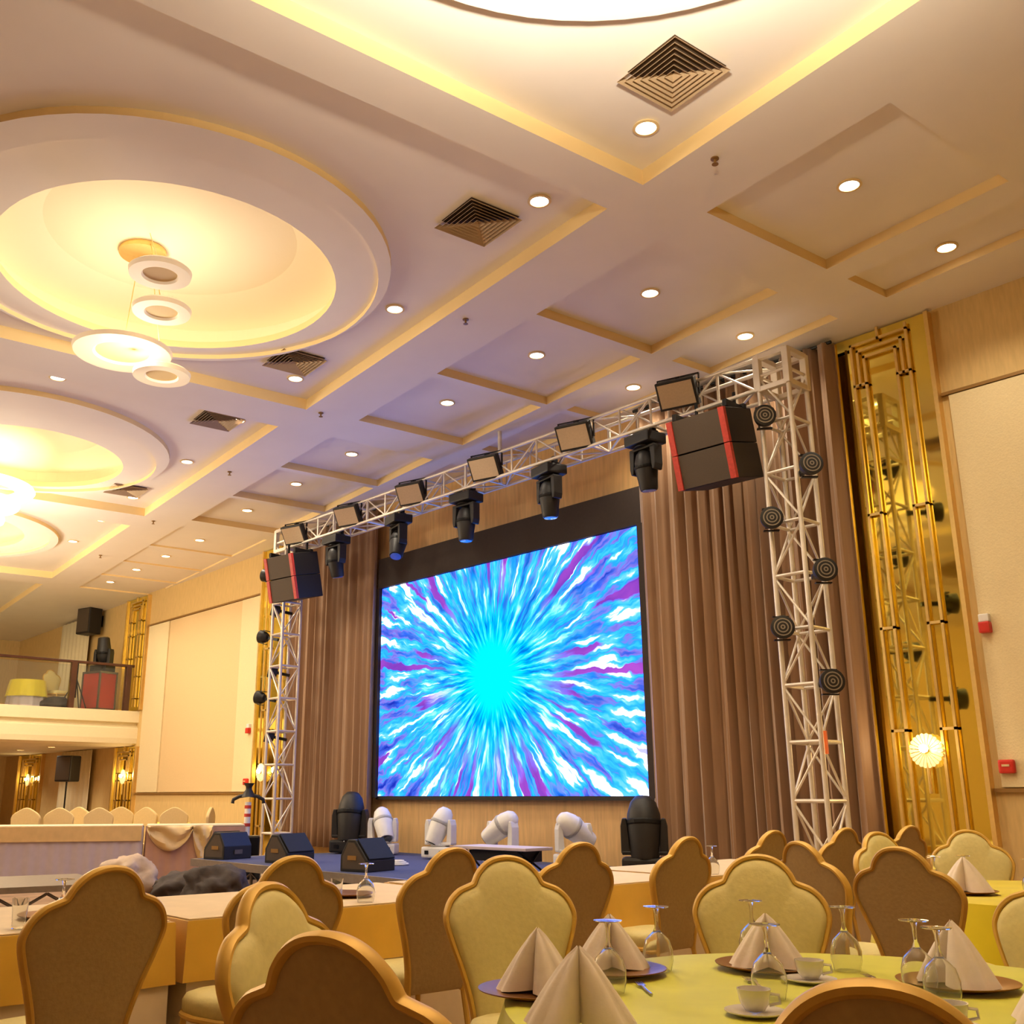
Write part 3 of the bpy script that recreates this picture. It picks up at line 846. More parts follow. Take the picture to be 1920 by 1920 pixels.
# small round lights on the towers
def make_blinder():
    t = thing('par_light', '', 'stage light')
    R = Matrix.Rotation(math.radians(90), 4, 'X')
    b = MB(); b.lathe([(0.0, -0.12), (0.07, -0.11), (0.10, -0.06), (0.115, 0.0), (0.118, 0.05), (0.10, 0.055)], 24, R); b.build('housing', M['black'], t, smooth=True)
    b = MB(); b.lathe([(0.0, 0.045), (0.10, 0.045)], 24, R, closed=True)
    b.build('front_plate', M['lamp_face'], t)
    b = MB()
    for rr in (0.012, 0.045, 0.078):
        b.lathe([(rr, 0.046), (rr, 0.056), (rr + 0.012, 0.056), (rr + 0.012, 0.046)], 24, R, closed=True)
    b.build('lens_ring', M['lens_silver'], t)
    b = MB(); b.box((0, 0.17, 0), (0.05, 0.34, 0.05)); b.box((0, 0.06, 0.118), (0.16, 0.05, 0.012)); b.box((0, 0.06, -0.118), (0.16, 0.05, 0.012))
    b.build('mounting_arm', M['black_metal'], t)
    return t
yaw = math.radians(55)
for i, (x, z) in enumerate([(-5.64, 5.20), (-5.16, 4.54), (-5.66, 4.07), (-5.12, 3.43), (-5.64, 2.92), (-5.16, 2.34)]):
    put(P, 'bl', make_blinder, (x, TY - TS - 0.17, z), math.radians(40 if i % 2 == 0 else 48), 'round black ringed stage light on the right truss tower, %s from the top' % ORD[i], 'round lights on the right tower')
for i, z in enumerate([5.17, 4.55, 4.04, 3.43, 2.96, 2.30]):
    put(P, 'bl', make_blinder, (-16.22 if i % 2 == 0 else -16.16, TY - TS + (-0.08 if i % 2 == 0 else 0.1), z), 0, 'round black stage light on the left truss tower, %s from the top' % ORD[i], 'round lights on the left tower', rot=(math.radians(-12), 0, math.radians(-62 if i % 2 == 0 else -30)))

# line array speakers
def make_array():
    t = thing('line_array_speaker', '', 'loudspeaker')
    for k in range(2):
        z = 0.21 - k * 0.40
        R = Matrix.Rotation(math.radians(13), 4, 'X')
        b = MB(); b.prism([(-0.37, -0.197), (0.37, -0.197), (0.37, 0.197), (-0.37, 0.197)], -0.05, 0.52, R @ Matrix.Translation((0, 0, z))); c = b.build('cabinet', M['black'], t, bevel=0.01)
        b = MB(); b.box((0, -0.06, 0), (0.60, 0.03, 0.38), mtx=None); bmesh.ops.transform(b.bm, matrix=R @ Matrix.Translation((0, 0, z)), verts=b.bm.verts[:]); b.build('grille', M['speaker_grille'], c)
        for s in (-1, 1):
            b = MB(); b.box((s * 0.338, -0.065, 0), (0.07, 0.05, 0.39)); bmesh.ops.transform(b.bm, matrix=R @ Matrix.Translation((0, 0, z)), verts=b.bm.verts[:]); e = b.build('side_bracket', M['red_strip'], c)
    b = MB()
    for s in (-1, 1): b.box((s * 0.33, 0.18, 0.46), (0.05, 0.5, 0.08))
    b.box((0, 0.28, 0.50), (0.76, 0.06, 0.05)); b.tube((-0.25, 0.28, 0.45), (-0.25, 0.28, 0.70), 0.02); b.tube((0.25, 0.28, 0.45), (0.25, 0.28, 0.70), 0.02)
    b.build('rigging_frame', M['black_metal'], t)
    return t
put(P, 'arr', make_array, (-6.36, 9.05, 4.98), math.radians(3), 'black two box line array speaker with red edges hanging at the right of the truss', 'line array speakers')
put(P, 'arr', make_array, (-15.25, 9.05, 4.93), math.radians(8), 'black two box line array speaker with red edges hanging at the left of the truss', 'line array speakers')

# ---------------------------------------------------------------- things on the stage
def make_wedge():
    t = thing('stage_monitor', '', 'loudspeaker')
    prof = [(-0.25, 0.0), (0.25, 0.0), (0.25, 0.16), (0.02, 0.44), (-0.12, 0.44), (-0.25, 0.22)]
    b = MB(); b.prism(prof, -0.32, 0.32); b.build('cabinet', M['black'], t, bevel=0.012)
    b = MB(); b.prism([(0.262, 0.17), (0.268, 0.185), (0.042, 0.455), (0.028, 0.445)], -0.29, 0.29); b.build('grille', M['wedge_grille'], t)
    for s in (-1, 1):
        b = MB(); b.prism([(-0.21, 0.04), (0.21, 0.04), (0.21, 0.15), (0.0, 0.40), (-0.11, 0.40), (-0.21, 0.21)], s * 0.318 - 0.004, s * 0.318 + 0.004); sp = b.build('side_panel', M['speaker_grille'], t)
        b = MB(); b.box((-0.03, s * 0.325, 0.19), (0.16, 0.01, 0.06)); b.build('handle', M['trim'], sp)
    b = MB(); b.box((-0.262, 0, 0.12), (0.012, 0.18, 0.07)); b.build('rear_socket', M['steel'], t)
    return t
put(P, 'wedge', make_wedge, (-14.05, 7.62, SZ), math.radians(195), 'black wedge stage monitor at the left front corner of the stage', 'wedge stage monitors')
put(P, 'wedge', make_wedge, (-12.72, 7.85, SZ), math.radians(15), 'black wedge stage monitor in the middle of the three', 'wedge stage monitors')
put(P, 'wedge', make_wedge, (-10.68, 7.70, SZ), math.radians(15), 'large black wedge stage monitor nearest the tables', 'wedge stage monitors')
for o in list(C.objects):
    if o.name.startswith('stage_monitor'): o.scale = (0.84,) * 3

t = thing('crossbar_stand', 'white marked pole with a black curved crossbar beside the left stage corner', 'stand', (-15.38, 8.66, 0))
b = MB(); b.box((0, 0, 0.17), (0.5, 0.45, 0.34), bevel=0.02); b.build('case_base', M['black'], t)
b = MB(); b.box((0.02, 0, 0.50), (0.40, 0.30, 0.32), bevel=0.03); b.build('base_box', M['black_metal'], t)
b = MB(); b.tube((0, 0, 0.66), (0, 0, 1.18), 0.05, 12); b.build('pole', M['white_plastic'], t, smooth=True)
for z in (0.80, 0.95, 1.08):
    b = MB(); b.tube((0, 0, z), (0, 0, z + 0.05), 0.054, 12); b.build('marking_band', M['red_strip'], t)
b = MB(); b.path([(-0.25, 0, 1.16), (-0.24, 0, 1.22), (-0.14, 0, 1.27), (0, 0, 1.29), (0.14, 0, 1.27), (0.24, 0, 1.22), (0.25, 0, 1.16)], 0.03, 8)
b.lathe([(0.12, 1.26), (0.05, 1.38), (0.05, 1.42), (0.09, 1.48)], 12); b.build('crossbar', M['black'], t, smooth=True)
t.rotation_euler = (0, 0, 1.0)

t = thing('folding_stage_table', 'low folding table with a grey top on the stage below the screen', 'table', (-9.40, 8.75, SZ), 0.1)
b = MB(); b.box((0, 0, 0.28), (1.15, 0.5, 0.035)); b.build('table_top', M['skirt'], t, bevel=0.005)
b = MB(); b.box((0, 0.05, 0.19), (0.85, 0.35, 0.12)); b.build('under_box', M['black'], t)
for s in (-1, 1):
    b = MB(); b.tube((s * 0.5, -0.2, 0.0), (s * 0.42, 0.2, 0.26), 0.014, 6); b.tube((s * 0.5, 0.2, 0.0), (s * 0.42, -0.2, 0.26), 0.014, 6); b.build('leg', M['black_metal'], t)
for i, (x, y, r, d) in enumerate(((-11.3, 8.6, 0.16, 'small coil of pale cable on the blue stage floor'), (-8.9, 8.0, 0.14, 'small coil of pale cable right of the stage table'))):
    b = MB()
    for k in range(3): b.torus(r - k * 0.03, 0.014, 0.015 + k * 0.018, 24, 6)
    tag(b.build('cable_coil', M['white_plastic'], None, smooth=True, loc=(x, y, SZ)), d, 'cable', 'cable coils')

# bags and bundles on the floor left of the stage
def lump(name, c, d, m, label, cat, seed):
    rnd = random.Random(seed)
    b = MB()
    bmesh.ops.create_icosphere(b.bm, subdivisions=4, radius=1)
    from mathutils import noise
    for v in b.bm.verts:
        n = noise.noise(v.co * 1.6 + Vector((seed, 0, 0))) * 0.35 + noise.noise(v.co * 4.5 + Vector((0, seed, 0))) * 0.14
        p = v.co * (1 + n)
        v.co = Vector((p.x * d[0], p.y * d[1], max(p.z, -0.75) * d[2] + 0.75 * d[2]))
    o = b.build(name, m, None, smooth=True, loc=c)
    o.data.set_sharp_from_angle(angle=PI)
    return tag(o, label, cat)
lump('equipment_bag', (-11.6, 6.15, 0), (0.55, 0.34, 0.27), M['clutter'], 'dark soft equipment bag on the floor in front of the stage', 'bag', 3)
lump('equipment_bag', (-12.5, 6.2, 0), (0.5, 0.35, 0.20), M['clutter'], 'low dark duffel bag beside the pale cloth bundle', 'bag', 8)
lump('cloth_bundle', (-13.5, 5.9, 0), (0.42, 0.38, 0.30), M['plastic_wrap'], 'pale crumpled cloth bundle by the swagged buffet table', 'cloth', 5)
lump('cloth_bundle', (-10.9, 6.6, 0), (0.3, 0.3, 0.22), M['plastic_wrap'], 'small beige crumpled bundle close to the stage legs', 'cloth', 9)

# ---------------------------------------------------------------- buffet tables at the left with skirts
def skirted(cx, cy, rz, w, d, h, label, skirt, swags, name='buffet_table'):
    t = thing(name, label, 'table', (cx, cy, 0), rz, 'skirted buffet tables')
    b = MB(); b.box((0, 0, h - 0.015), (w + 0.02, d + 0.02, 0.03)); b.build('table_top', M['cream_cloth'], t, bevel=0.008)
    b = MB(); bm = b.bm
    per = [(-w / 2, -d / 2), (w / 2, -d / 2), (w / 2, d / 2), (-w / 2, d / 2)]
    pts = []
    for q in range(4):
        a, c = Vector(per[q]), Vector(per[(q + 1) % 4]); L_ = (c - a).length; n = int(L_ / 0.025)
        nor = Vector(((c - a).y, -(c - a).x)).normalized()
        for i in range(n):
            pts.append((a + (c - a) * i / n, nor, q * 50 + i * 0.025))
    rows = []
    for z, am in ((h - 0.03, 0.002), (h * 0.6, 0.006), (0.01, 0.011)):
        rows.append([bm.verts.new((p.x + nn.x * (0.02 + am * math.sin(s * 38) + am * .5 * math.sin(s * 17)), p.y + nn.y * (0.02 + am * math.sin(s * 38) + am * .5 * math.sin(s * 17)), z)) for p, nn, s in pts])
    for j in range(2):
        for i in range(len(pts)):
            k = (i + 1) % len(pts); bm.faces.new((rows[j][i], rows[j][k], rows[j + 1][k], rows[j + 1][i]))
    b.build('skirt', M[skirt], t, smooth=True)
    # the valance strip / swags on the side facing the hall (+y local is away)
    if swags == 'strip':
        b = MB(); b.box((0, -d / 2 - 0.04, h - 0.12), (w, 0.02, 0.22)); b.build('valance', M['swag'], t, bevel=0.004)
    for (x0, x1, drop) in (swags if swags != 'strip' else []):
        b = MB(); bm = b.bm; n = 16; m_ = 7; rows = []
        for j in range(m_ + 1):
            f = j / m_
            rows.append([bm.verts.new((x0 + (x1 - x0) * i / n, -d / 2 - 0.05 - 0.03 * math.sin(f * 9 + 2 * math.sin(i * 0.4)) - 0.02, h - 0.01 - f * (0.07 + drop * math.sin(PI * i / n) ** 0.7))) for i in range(n + 1)])
        for j in range(m_):
            for i in range(n): bm.faces.new((rows[j][i], rows[j][i + 1], rows[j + 1][i + 1], rows[j + 1][i]))
        b.build('swag', M['swag'], t, smooth=True, solid=0.006)
    return t
# the tables' front line runs from (-16.3, 5.1) to (-15.0, 7.9)
ang = math.atan2(2.8, 1.3)
def along(s, off=0.0): return (-16.3 + math.cos(ang) * s - math.sin(ang) * off, 5.1 + math.sin(ang) * s + math.cos(ang) * off)
x, y = along(0.45, 0.4); skirted(x, y, ang, 3.1, 0.75, 0.85, 'long buffet table with grey mauve skirt and cream valance at the far left', 'skirt', 'strip')
x, y = along(2.80, 0.4); t = skirted(x, y, ang, 1.45, 0.75, 0.85, 'short buffet table with dusty pink skirt and gold swags left of the stage', 'skirt_pink', [(-0.72, -0.05, 0.30), (-0.05, 0.25, 0.46), ])

# ---------------------------------------------------------------- chairs
half = [(0.158, 0.40), (0.163, 0.48), (0.178, 0.56), (0.205, 0.65), (0.238, 0.74), (0.258, 0.81), (0.252, 0.852), (0.232, 0.888), (0.200, 0.916), (0.165, 0.930), (0.141, 0.940), (0.131, 0.956), (0.119, 0.978), (0.094, 1.005), (0.064, 1.024), (0.032, 1.034), (0.0, 1.037)]
def smooth_poly(pts, k=3):
    out = []
    n = len(pts)
    for i in range(n - 1):
        p0, p1, p2, p3 = pts[max(i - 1, 0)], pts[i], pts[i + 1], pts[min(i + 2, n - 1)]
        for j in range(k):
            t = j / k
            out.append(tuple(0.5 * ((2 * p1[q]) + (-p0[q] + p2[q]) * t + (2 * p0[q] - 5 * p1[q] + 4 * p2[q] - p3[q]) * t * t + (-p0[q] + 3 * p1[q] - 3 * p2[q] + p3[q]) * t ** 3) for q in (0, 1)))
    out.append(pts[-1]); return out
hp = smooth_poly(half)
OUT = hp + [(-x, z) for x, z in hp[-2::-1]]     # open curve: right foot, over the top, left foot
def lean(x, z, y=0.0):
    k = max(0, z - 0.42)
    return (x, y - 0.16 * k - 0.10 * k * k + 0.25 * x * x, z)
def cushion(name, m, parent, yoff, bulge, shrink=0.975, thick=0.0):
    b = MB(); bm = b.bm
    cz_ = 0.70
    rings = []
    for f, yb in ((shrink, 0.0), (shrink * 0.96, 0.55), (shrink * 0.88, 0.85), (shrink * 0.6, 1.0), (shrink * 0.3, 1.0)):
        rings.append([bm.verts.new(lean(x * f, cz_ + (z - cz_) * f, yoff + bulge * yb)) for x, z in OUT])
    n = len(OUT)
    for k in range(len(rings) - 1):
        for i in range(n):
            j = (i + 1) % n
            bm.faces.new((rings[k][i], rings[k][j], rings[k + 1][j], rings[k + 1][i]))
    bm.faces.new(rings[-1])
    bm.faces.new([bm.verts.new(v.co + Vector((0, -math.copysign(0.012, bulge), 0))) for v in rings[0]])
    return b.build(name, m, parent, smooth=True)
def make_chair():
    """faces +Y, the back stands at y = 0"""
    t = thing('banquet_chair', '', 'chair')
    b = MB(); b.path([lean(x, z) for x, z in OUT], 0.0125, 8, flat=0.022); b.build('back_frame', M['chair_gold'], t, smooth=True)
    cushion('backrest', M['chair_front'], t, 0.008, 0.032)
    cushion('rear_panel', M['chair_back'], t, -0.006, -0.010, 0.98)
    b = MB(); bm = b.bm
    seat = []
    for i in range(28):
        a = 2 * PI * i / 28
        c, s_ = math.cos(a), math.sin(a)
        x = 0.215 * math.copysign(abs(c) ** 0.55, c); y = 0.21 * math.copysign(abs(s_) ** 0.55, s_)
        seat.append((x * (1.0 + 0.1 * (y > 0)), y + 0.23))
    lev = [(0.98, 0.425), (1.0, 0.44), (1.0, 0.47), (0.95, 0.49), (0.8, 0.502), (0.4, 0.508)]
    rings = [[bm.verts.new((x * f, (y - 0.23) * f + 0.23, z)) for x, y in seat] for f, z in lev]
    for k in range(len(rings) - 1):
        for i in range(28): bm.faces.new((rings[k][i], rings[k][(i + 1) % 28], rings[k + 1][(i + 1) % 28], rings[k + 1][i]))
    bm.faces.new(rings[-1]); bm.faces.new(rings[0][::-1])
    b.build('seat', M['chair_front'], t, smooth=True)
    b = MB(); b.path([(x * 0.99, (y - .23) * .99 + .23, 0.415) for x, y in seat], 0.014, 8, closed=True); b.build('seat_frame', M['chair_gold'], t, smooth=True)
    for s in (-1, 1):
        b = MB(); b.path([(s * 0.19, 0.41, 0.41), (s * 0.195, 0.415, 0.2), (s * 0.20, 0.42, 0.0)], 0.013, 8); b.build('leg', M['chair_gold'], t, smooth=True)
        b = MB(); b.path([lean(s * 0.161, 0.42), (s * 0.163, 0.0, 0.38), (s * 0.18, -0.02, 0.2), (s * 0.19, -0.07, 0.0)], 0.014, 8); b.build('leg', M['chair_gold'], t, smooth=True)
    return t
def chair(x, y, face, label, group):
    """face: direction (dx, dy) the sitter looks"""
    put(P, 'chair', make_chair, (x, y, 0), math.atan2(face[1], face[0]) - PI / 2, label, group)
ROW = 'gold chairs drawn up to the long table row'
chair(-3.76, 1.51, (-1, -0.10), 'gold chair seen from behind at the lower left, nearest in the long table row', ROW)
chair(-3.87, 2.34, (-1, 0.04), 'gold chair seen from behind, half covered by the cream chair in front of it', ROW)
chair(-3.96, 3.26, (-1, 0.05), 'gold chair seen from behind, left of the cream chair in the middle', ROW)
chair(-3.97, 4.15, (-1, 0.12), 'gold chair seen from behind, right of the cream chair in the middle', ROW)
chair(-4.07, 5.18, (-1, 0.02), 'gold chair seen from behind, below the big black moving head', ROW)
chair(-4.37, 6.56, (-1, 0.10), 'gold chair top seen from behind at the foot of the curtain', ROW)
chair(-4.35, 7.51, (-1, 0.15), 'gold chair seen from behind just right of the truss tower foot', ROW)
chair(-4.31, 8.44, (-1, 0.15), 'small narrow gold chair top in front of the mirror panel', ROW)
T3 = 'gold chairs around the rear round table'
T1 = 'gold chairs around the front round table'
chair(-3.12, 5.23, (0.3, 1.0), 'gold chair seen from behind, right of the big centre cream chair', T3)
chair(-2.52, 5.04, (-0.05, 1.0), 'broad gold chair seen from behind in front of the yellow table drop', T3)
chair(-3.49, 6.76, (1.0, -0.35), 'cream fronted chair turned sideways between two chair backs on the right', T3)
chair(-3.33, 7.57, (0.55, -0.9), 'cream fronted chair facing the camera by the far gold mirror panel', T3)
chair(-2.53, 1.62, (0.93, 0.40), 'cream fronted chair turned sideways at the lower left', T1)
chair(-3.07, 2.92, (1.0, -0.55), 'cream fronted chair in the middle, facing the front round table', T1)
chair(-2.49, 3.71, (0.62, -0.98), 'wide cream fronted chair behind the tallest napkin', T1)
chair(-1.68, 1.22, (-0.35, 1.0), 'dark near gold chair back at the bottom left of centre', T1)
chair(-0.81, 1.48, (-0.5, 1.0), 'dark gold chair back cut by the bottom edge of the view', T1)
chair(-1.52, 4.06, (-0.1, -1.0), 'cream chair cut by the right edge of the view', T1)
FAR = 'covered chairs behind the buffet tables'
far = [(5, -18.9, 5.6, .2), (55, -18.4, 6.16, -.3), (115, -18.25, 6.66, -.15), (153, -19.3, 7.4, 2.6), (188, -18.0, 7.25, -.1), (228, -19.0, 8.06, 2.9), (275, -18.1, 8.15, 2.5), (327, -17.6, 8.45, -.2), (395, -17.1, 8.9, 1.3)]

def make_cover_chair():
    t = thing('covered_chair', '', 'chair')
    half2 = [(0.20, 0.0), (0.21, 0.3), (0.225, 0.6), (0.245, 0.85), (0.245, 0.93), (0.20, 0.99), (0.12, 1.04), (0.05, 1.075), (0.0, 1.085)]
    hp2 = smooth_poly(half2); poly = hp2 + [(-x, z) for x, z in hp2[-2::-1]]
    b = MB(); b.prism(poly, -0.03, 0.03); b.build('back_cover', M['cover'], t, bevel=0.015)
    b = MB(); b.box((0, 0.24, 0.24), (0.42, 0.42, 0.47), bevel=0.03); b.build('seat_cover', M['cover'], t)
    return t
for i, (px, x, y, a) in enumerate(far):
    put(P, 'cover', make_cover_chair, (x, y, 0), a + ang, 'cream covered chair behind the buffet tables, %s from the left' % ORD[i], FAR)

# ---------------------------------------------------------------- tables
def drape_round(r, z0, z1, amp, waves, seed, flare=0.06, r_in=0.0):
    b = MB(); bm = b.bm; n = 160
    rings = []
    prof = [(r * 0.3, z0, 0), (r * 0.7, z0, 0), (r * 0.97, z0, 0), (r, z0 - 0.006, 0.05), (r + 0.006, z0 - 0.03, 0.2)]
    K = 6
    for k in range(1, K + 1):
        f = k / K
        prof.append((r + 0.01 + flare * f, z0 - 0.03 - (z0 - 0.03 - z1) * f, 0.2 + 0.8 * f))
    for rad, z, a in prof:
        rings.append([bm.verts.new(((rad + a * amp * (math.sin(waves * t + seed) + 0.4 * math.sin(waves * 1.7 * t + 2 * seed))) * math.cos(t), (rad + a * amp * (math.sin(waves * t + seed) + 0.4 * math.sin(waves * 1.7 * t + 2 * seed))) * math.sin(t), z)) for t in (2 * PI * i / n for i in range(n))])
    for k in range(len(rings) - 1):
        for i in range(n): bm.faces.new((rings[k][i], rings[k][(i + 1) % n], rings[k + 1][(i + 1) % n], rings[k + 1][i]))
    bm.faces.new(rings[0])
    return b
def round_table(x, y, r, label, over):
    t = thing('round_table', label, 'table', (x, y, 0), 0, 'round banquet tables')
    b = MB(); b.lathe([(0, 0.715), (r - 0.02, 0.715), (r - 0.02, 0.74), (0, 0.74)], 48); b.build('table_top', M['steel'], t)
    for a in range(4):
        aa = a * PI / 2 + 0.4
        b = MB(); b.tube((r * .6 * math.cos(aa), r * .6 * math.sin(aa), 0), (r * .5 * math.cos(aa), r * .5 * math.sin(aa), 0.72), 0.016, 8); b.build('leg', M['steel'], t)
    o = drape_round(r, 0.748, 0.02, 0.035, 17, x).build('under_cloth', M['cream_cloth'], None, smooth=True, loc=(x, y, 0))
    tag(o, 'cream floor length cloth under the ' + ('yellow green' if over == 'lime_cloth' else 'bright yellow') + ' overlay', 'tablecloth', 'floor length under cloths')
    o = drape_round(r + 0.004, 0.754, 0.46, 0.025, 9, x + 1).build('overlay_cloth', M[over], None, smooth=True, loc=(x, y, 0))
    tag(o, ('yellow green overlay cloth on the front round table' if over == 'lime_cloth' else 'bright yellow overlay cloth on the rear round table'), 'tablecloth', 'overlay cloths')
round_table(-1.50, 2.70, 0.95, 'front round banquet table at the lower right', 'lime_cloth')
round_table(-2.45, 6.50, 0.90, 'rear round banquet table in front of the gold panel', 'yellow_cloth')

def long_table(yc, label, n):
    x0, x1, L_ = -5.50, -4.42, 1.83
    xc = (x0 + x1) / 2
    t = thing('long_table', label, 'table', (xc, yc, 0), 0, 'long banquet tables')
    b = MB(); b.box((0, 0, 0.725), (x1 - x0 - 0.02, L_ - 0.02, 0.03)); b.build('table_top', M['steel'], t)
    for sx in (-1, 1):
        for sy in (-1, 1): b = MB(); b.tube((sx * 0.42, sy * 0.7, 0), (sx * 0.42, sy * 0.7, 0.71), 0.018, 8); b.build('leg', M['steel'], t)
    def cloth(name, dx, dy, z0, z1, m, amp, lab, g):
        b = MB(); bm = b.bm
        per = [(-dx, -dy), (dx, -dy), (dx, dy), (-dx, dy)]
        pts = []
        for q in range(4):
            a, c = Vector(per[q]), Vector(per[(q + 1) % 4]); nn = int((c - a).length / 0.04)
            for i in range(nn): pts.append((a + (c - a) * i / nn, q * 9 + i * 0.04))
        rows = []
        for f, z, am in ((1.0, z0, 0), (1.004, z0 - 0.012, 0.1), (1.01, z0 - (z0 - z1) * .5, 0.5), (1.02, z1, 1.0)):
            rows.append([bm.verts.new((p.x * (f + am * amp * math.sin(s * 15 + n)), p.y * (f + am * amp * math.sin(s * 15 + n)), z)) for p, s in pts])
        for j in range(3):
            for i in range(len(pts)): bm.faces.new((rows[j][i], rows[j][(i + 1) % len(pts)], rows[j + 1][(i + 1) % len(pts)], rows[j + 1][i]))
        bm.faces.new(rows[0])
        tag(b.build(name, M[m], None, smooth=True, loc=(xc, yc, 0)), lab, 'tablecloth', g)
    pos = ['nearest', 'second', 'third', 'fourth', 'farthest'][n]
    cloth('under_cloth', (x1 - x0) / 2, L_ / 2 - 0.02, 0.743, 0.02, 'cream_cloth', 0.03, 'cream floor length cloth under the gold cloth, %s in the long row' % pos, 'cream under cloths of the long row')
    cloth('table_cloth', (x1 - x0) / 2 + 0.008, L_ / 2 - 0.005, 0.750, 0.50, 'gold_cloth', 0.012, 'gold satin cloth hanging over the %s long table' % pos, 'gold cloths of the long row')
    o = MB(); o.box((xc + 0.0, yc, 0.754), (x1 - x0 - 0.02, L_ - 0.04, 0.004))
    tag(o.build('table_runner', M['cream_cloth'], None), 'pale cream runner covering the top of the %s long table' % pos, 'table runner', 'pale table runners')
for n in range(5):
    long_table(1.25 + n * 1.88, 'long banquet table under cloth, %s of the row along the chairs' % ['nearest', 'second', 'third', 'fourth', 'farthest'][n], n)

# ---------------------------------------------------------------- tableware
def make_goblet():
    t = thing('upturned_goblet', '', 'glass')
    b = MB(); b.lathe([(0.0, 0.180), (0.038, 0.184), (0.040, 0.187), (0.007, 0.190)][::-1], 24); b.build('foot', M['wineglass'], t, smooth=True)
    b = MB(); b.lathe([(0.011, 0.183), (0.006, 0.165), (0.0055, 0.130), (0.013, 0.112)], 12); b.build('stem', M['wineglass'], t, smooth=True)
    b = MB(); b.lathe([(0.040, 0.0), (0.047, 0.03), (0.047, 0.058), (0.038, 0.088), (0.014, 0.112), (0.0, 0.114), (0.0, 0.111), (0.013, 0.108), (0.036, 0.086), (0.0445, 0.057), (0.0445, 0.03), (0.038, 0.0)], 24, closed=True); b.build('bowl', M['wineglass'], t, smooth=True)
    return t
def make_tumbler():
    t = thing('water_tumbler', '', 'glass')
    b = MB(); b.lathe([(0.0, 0.004), (0.026, 0.004), (0.033, 0.12), (0.031, 0.12), (0.024, 0.012), (0.0, 0.012)], 24, closed=True); b.build('tumbler_wall', M['wineglass'], t, smooth=True)
    return t
def make_charger():
    t = thing('charger_plate', '', 'plate')
    b = MB(); b.lathe([(0.0, 0.0), (0.10, 0.0), (0.12, 0.006), (0.162, 0.016), (0.165, 0.020), (0.160, 0.020), (0.118, 0.010), (0.0, 0.007)], 48); b.build('charger_rim', M['charger'], t, smooth=True)
    return t
def make_napkin(h=0.15, w=0.11):
    t = thing('folded_napkin', '', 'napkin')
    b = MB(); bm = b.bm
    apex = Vector((0, 0, h))
    n = 48
    lev = 8
    rings = []
    for k in range(lev + 1):
        f = 1 - k / lev
        ring = []
        for i in range(n):
            a = 2 * PI * i / n
            fold = 1 - 0.78 * math.exp(-((((a + PI / 2 + PI) % (2 * PI)) - PI) / 0.24) ** 2) - 0.5 * math.exp(-((((a - PI / 2 + PI) % (2 * PI)) - PI) / 0.3) ** 2) - 0.10 * math.sin(a * 5 + 1) ** 2
            r = w * (f ** 0.80) * fold + 0.003
            ring.append(bm.verts.new((r * math.cos(a) * 1.1, r * math.sin(a) * 0.75, h * (1 - f) + 0.004 * math.sin(a * 3))))
        rings.append(ring)
    for k in range(lev):
        for i in range(n): bm.faces.new((rings[k][i], rings[k][(i + 1) % n], rings[k + 1][(i + 1) % n], rings[k + 1][i]))
    bm.faces.new(rings[-1]); bm.faces.new(rings[0][::-1])
    b.build('napkin_cloth', M['napkin'], t, smooth=True)
    return t
def make_cup():
    t = thing('coffee_cup', '', 'cup')
    b = MB(); b.lathe([(0.0, 0.012), (0.024, 0.012), (0.036, 0.03), (0.042, 0.062), (0.039, 0.062), (0.033, 0.032), (0.0, 0.018)], 24, closed=True); c = b.build('cup_bowl', M['china'], t, smooth=True)
    b = MB(); b.path([(0.040, 0, 0.05), (0.06, 0, 0.048), (0.062, 0, 0.03), (0.035, 0, 0.024)], 0.004, 6); b.build('handle', M['china'], t, smooth=True)
    b = MB(); b.lathe([(0.0, 0.0), (0.05, 0.0), (0.075, 0.010), (0.075, 0.013), (0.0, 0.006)], 32); b.build('saucer', M['china'], t, smooth=True)
    return t
def make_fork():
    t = thing('fork', '', 'cutlery')
    b = MB(); b.path([(0, -0.09, 0.004), (0, -0.03, 0.003), (0, 0.03, 0.006)], 0.004, 6)
    b.box((0, 0.045, 0.006), (0.022, 0.03, 0.003))
    for k in range(4): b.box((-0.009 + k * 0.006, 0.075, 0.007), (0.003, 0.035, 0.002))
    b.build('fork_body', M['silver'], t)
    return t
TZ = 0.755
PL = [(-1.99, 2.99, 'behind the centre of the front round table'), (-2.26, 2.56, 'at the left side of the front round table'), (-2.16, 2.14, 'nearest the camera on the left of the front round table'),
      (-1.46, 3.12, 'at the right side of the front round table'), (-0.95, 2.85, 'cut by the right edge of the view'), (-1.18, 1.96, 'nearest the camera on the front round table'), (-1.20, 3.38, 'at the far right of the front round table')]
for i, (x, y, d) in enumerate(PL):
    put(P, 'ch_pl', make_charger, (x, y, TZ), 0, 'bronze charger plate ' + d, 'charger plates')
NP = [(-1.99, 2.99, 0.6, 1.0, 'standing tallest in the centre of the front table'), (-2.30, 2.60, 0.9, 1.0, 'leaning wide at the left side of the front table'), (-2.16, 2.14, 0.2, 1.05, 'at the lower left edge of the front table'),
      (-1.46, 3.12, -0.4, 1.1, 'in front of the broad tan chair back'), (-0.98, 2.80, 0.3, 1.6, 'largest, cut by the right edge of the view'), (-1.80, 1.92, 0.8, 1.1, 'low in the frame left of the round tablecloth')]
for x, y, rz, s, d in NP:
    t = put(P, 'nap', make_napkin, (x, y, TZ + 0.012), rz, 'ivory napkin folded into a peak, ' + d, 'folded napkins')
    t.scale = (s, s, s)
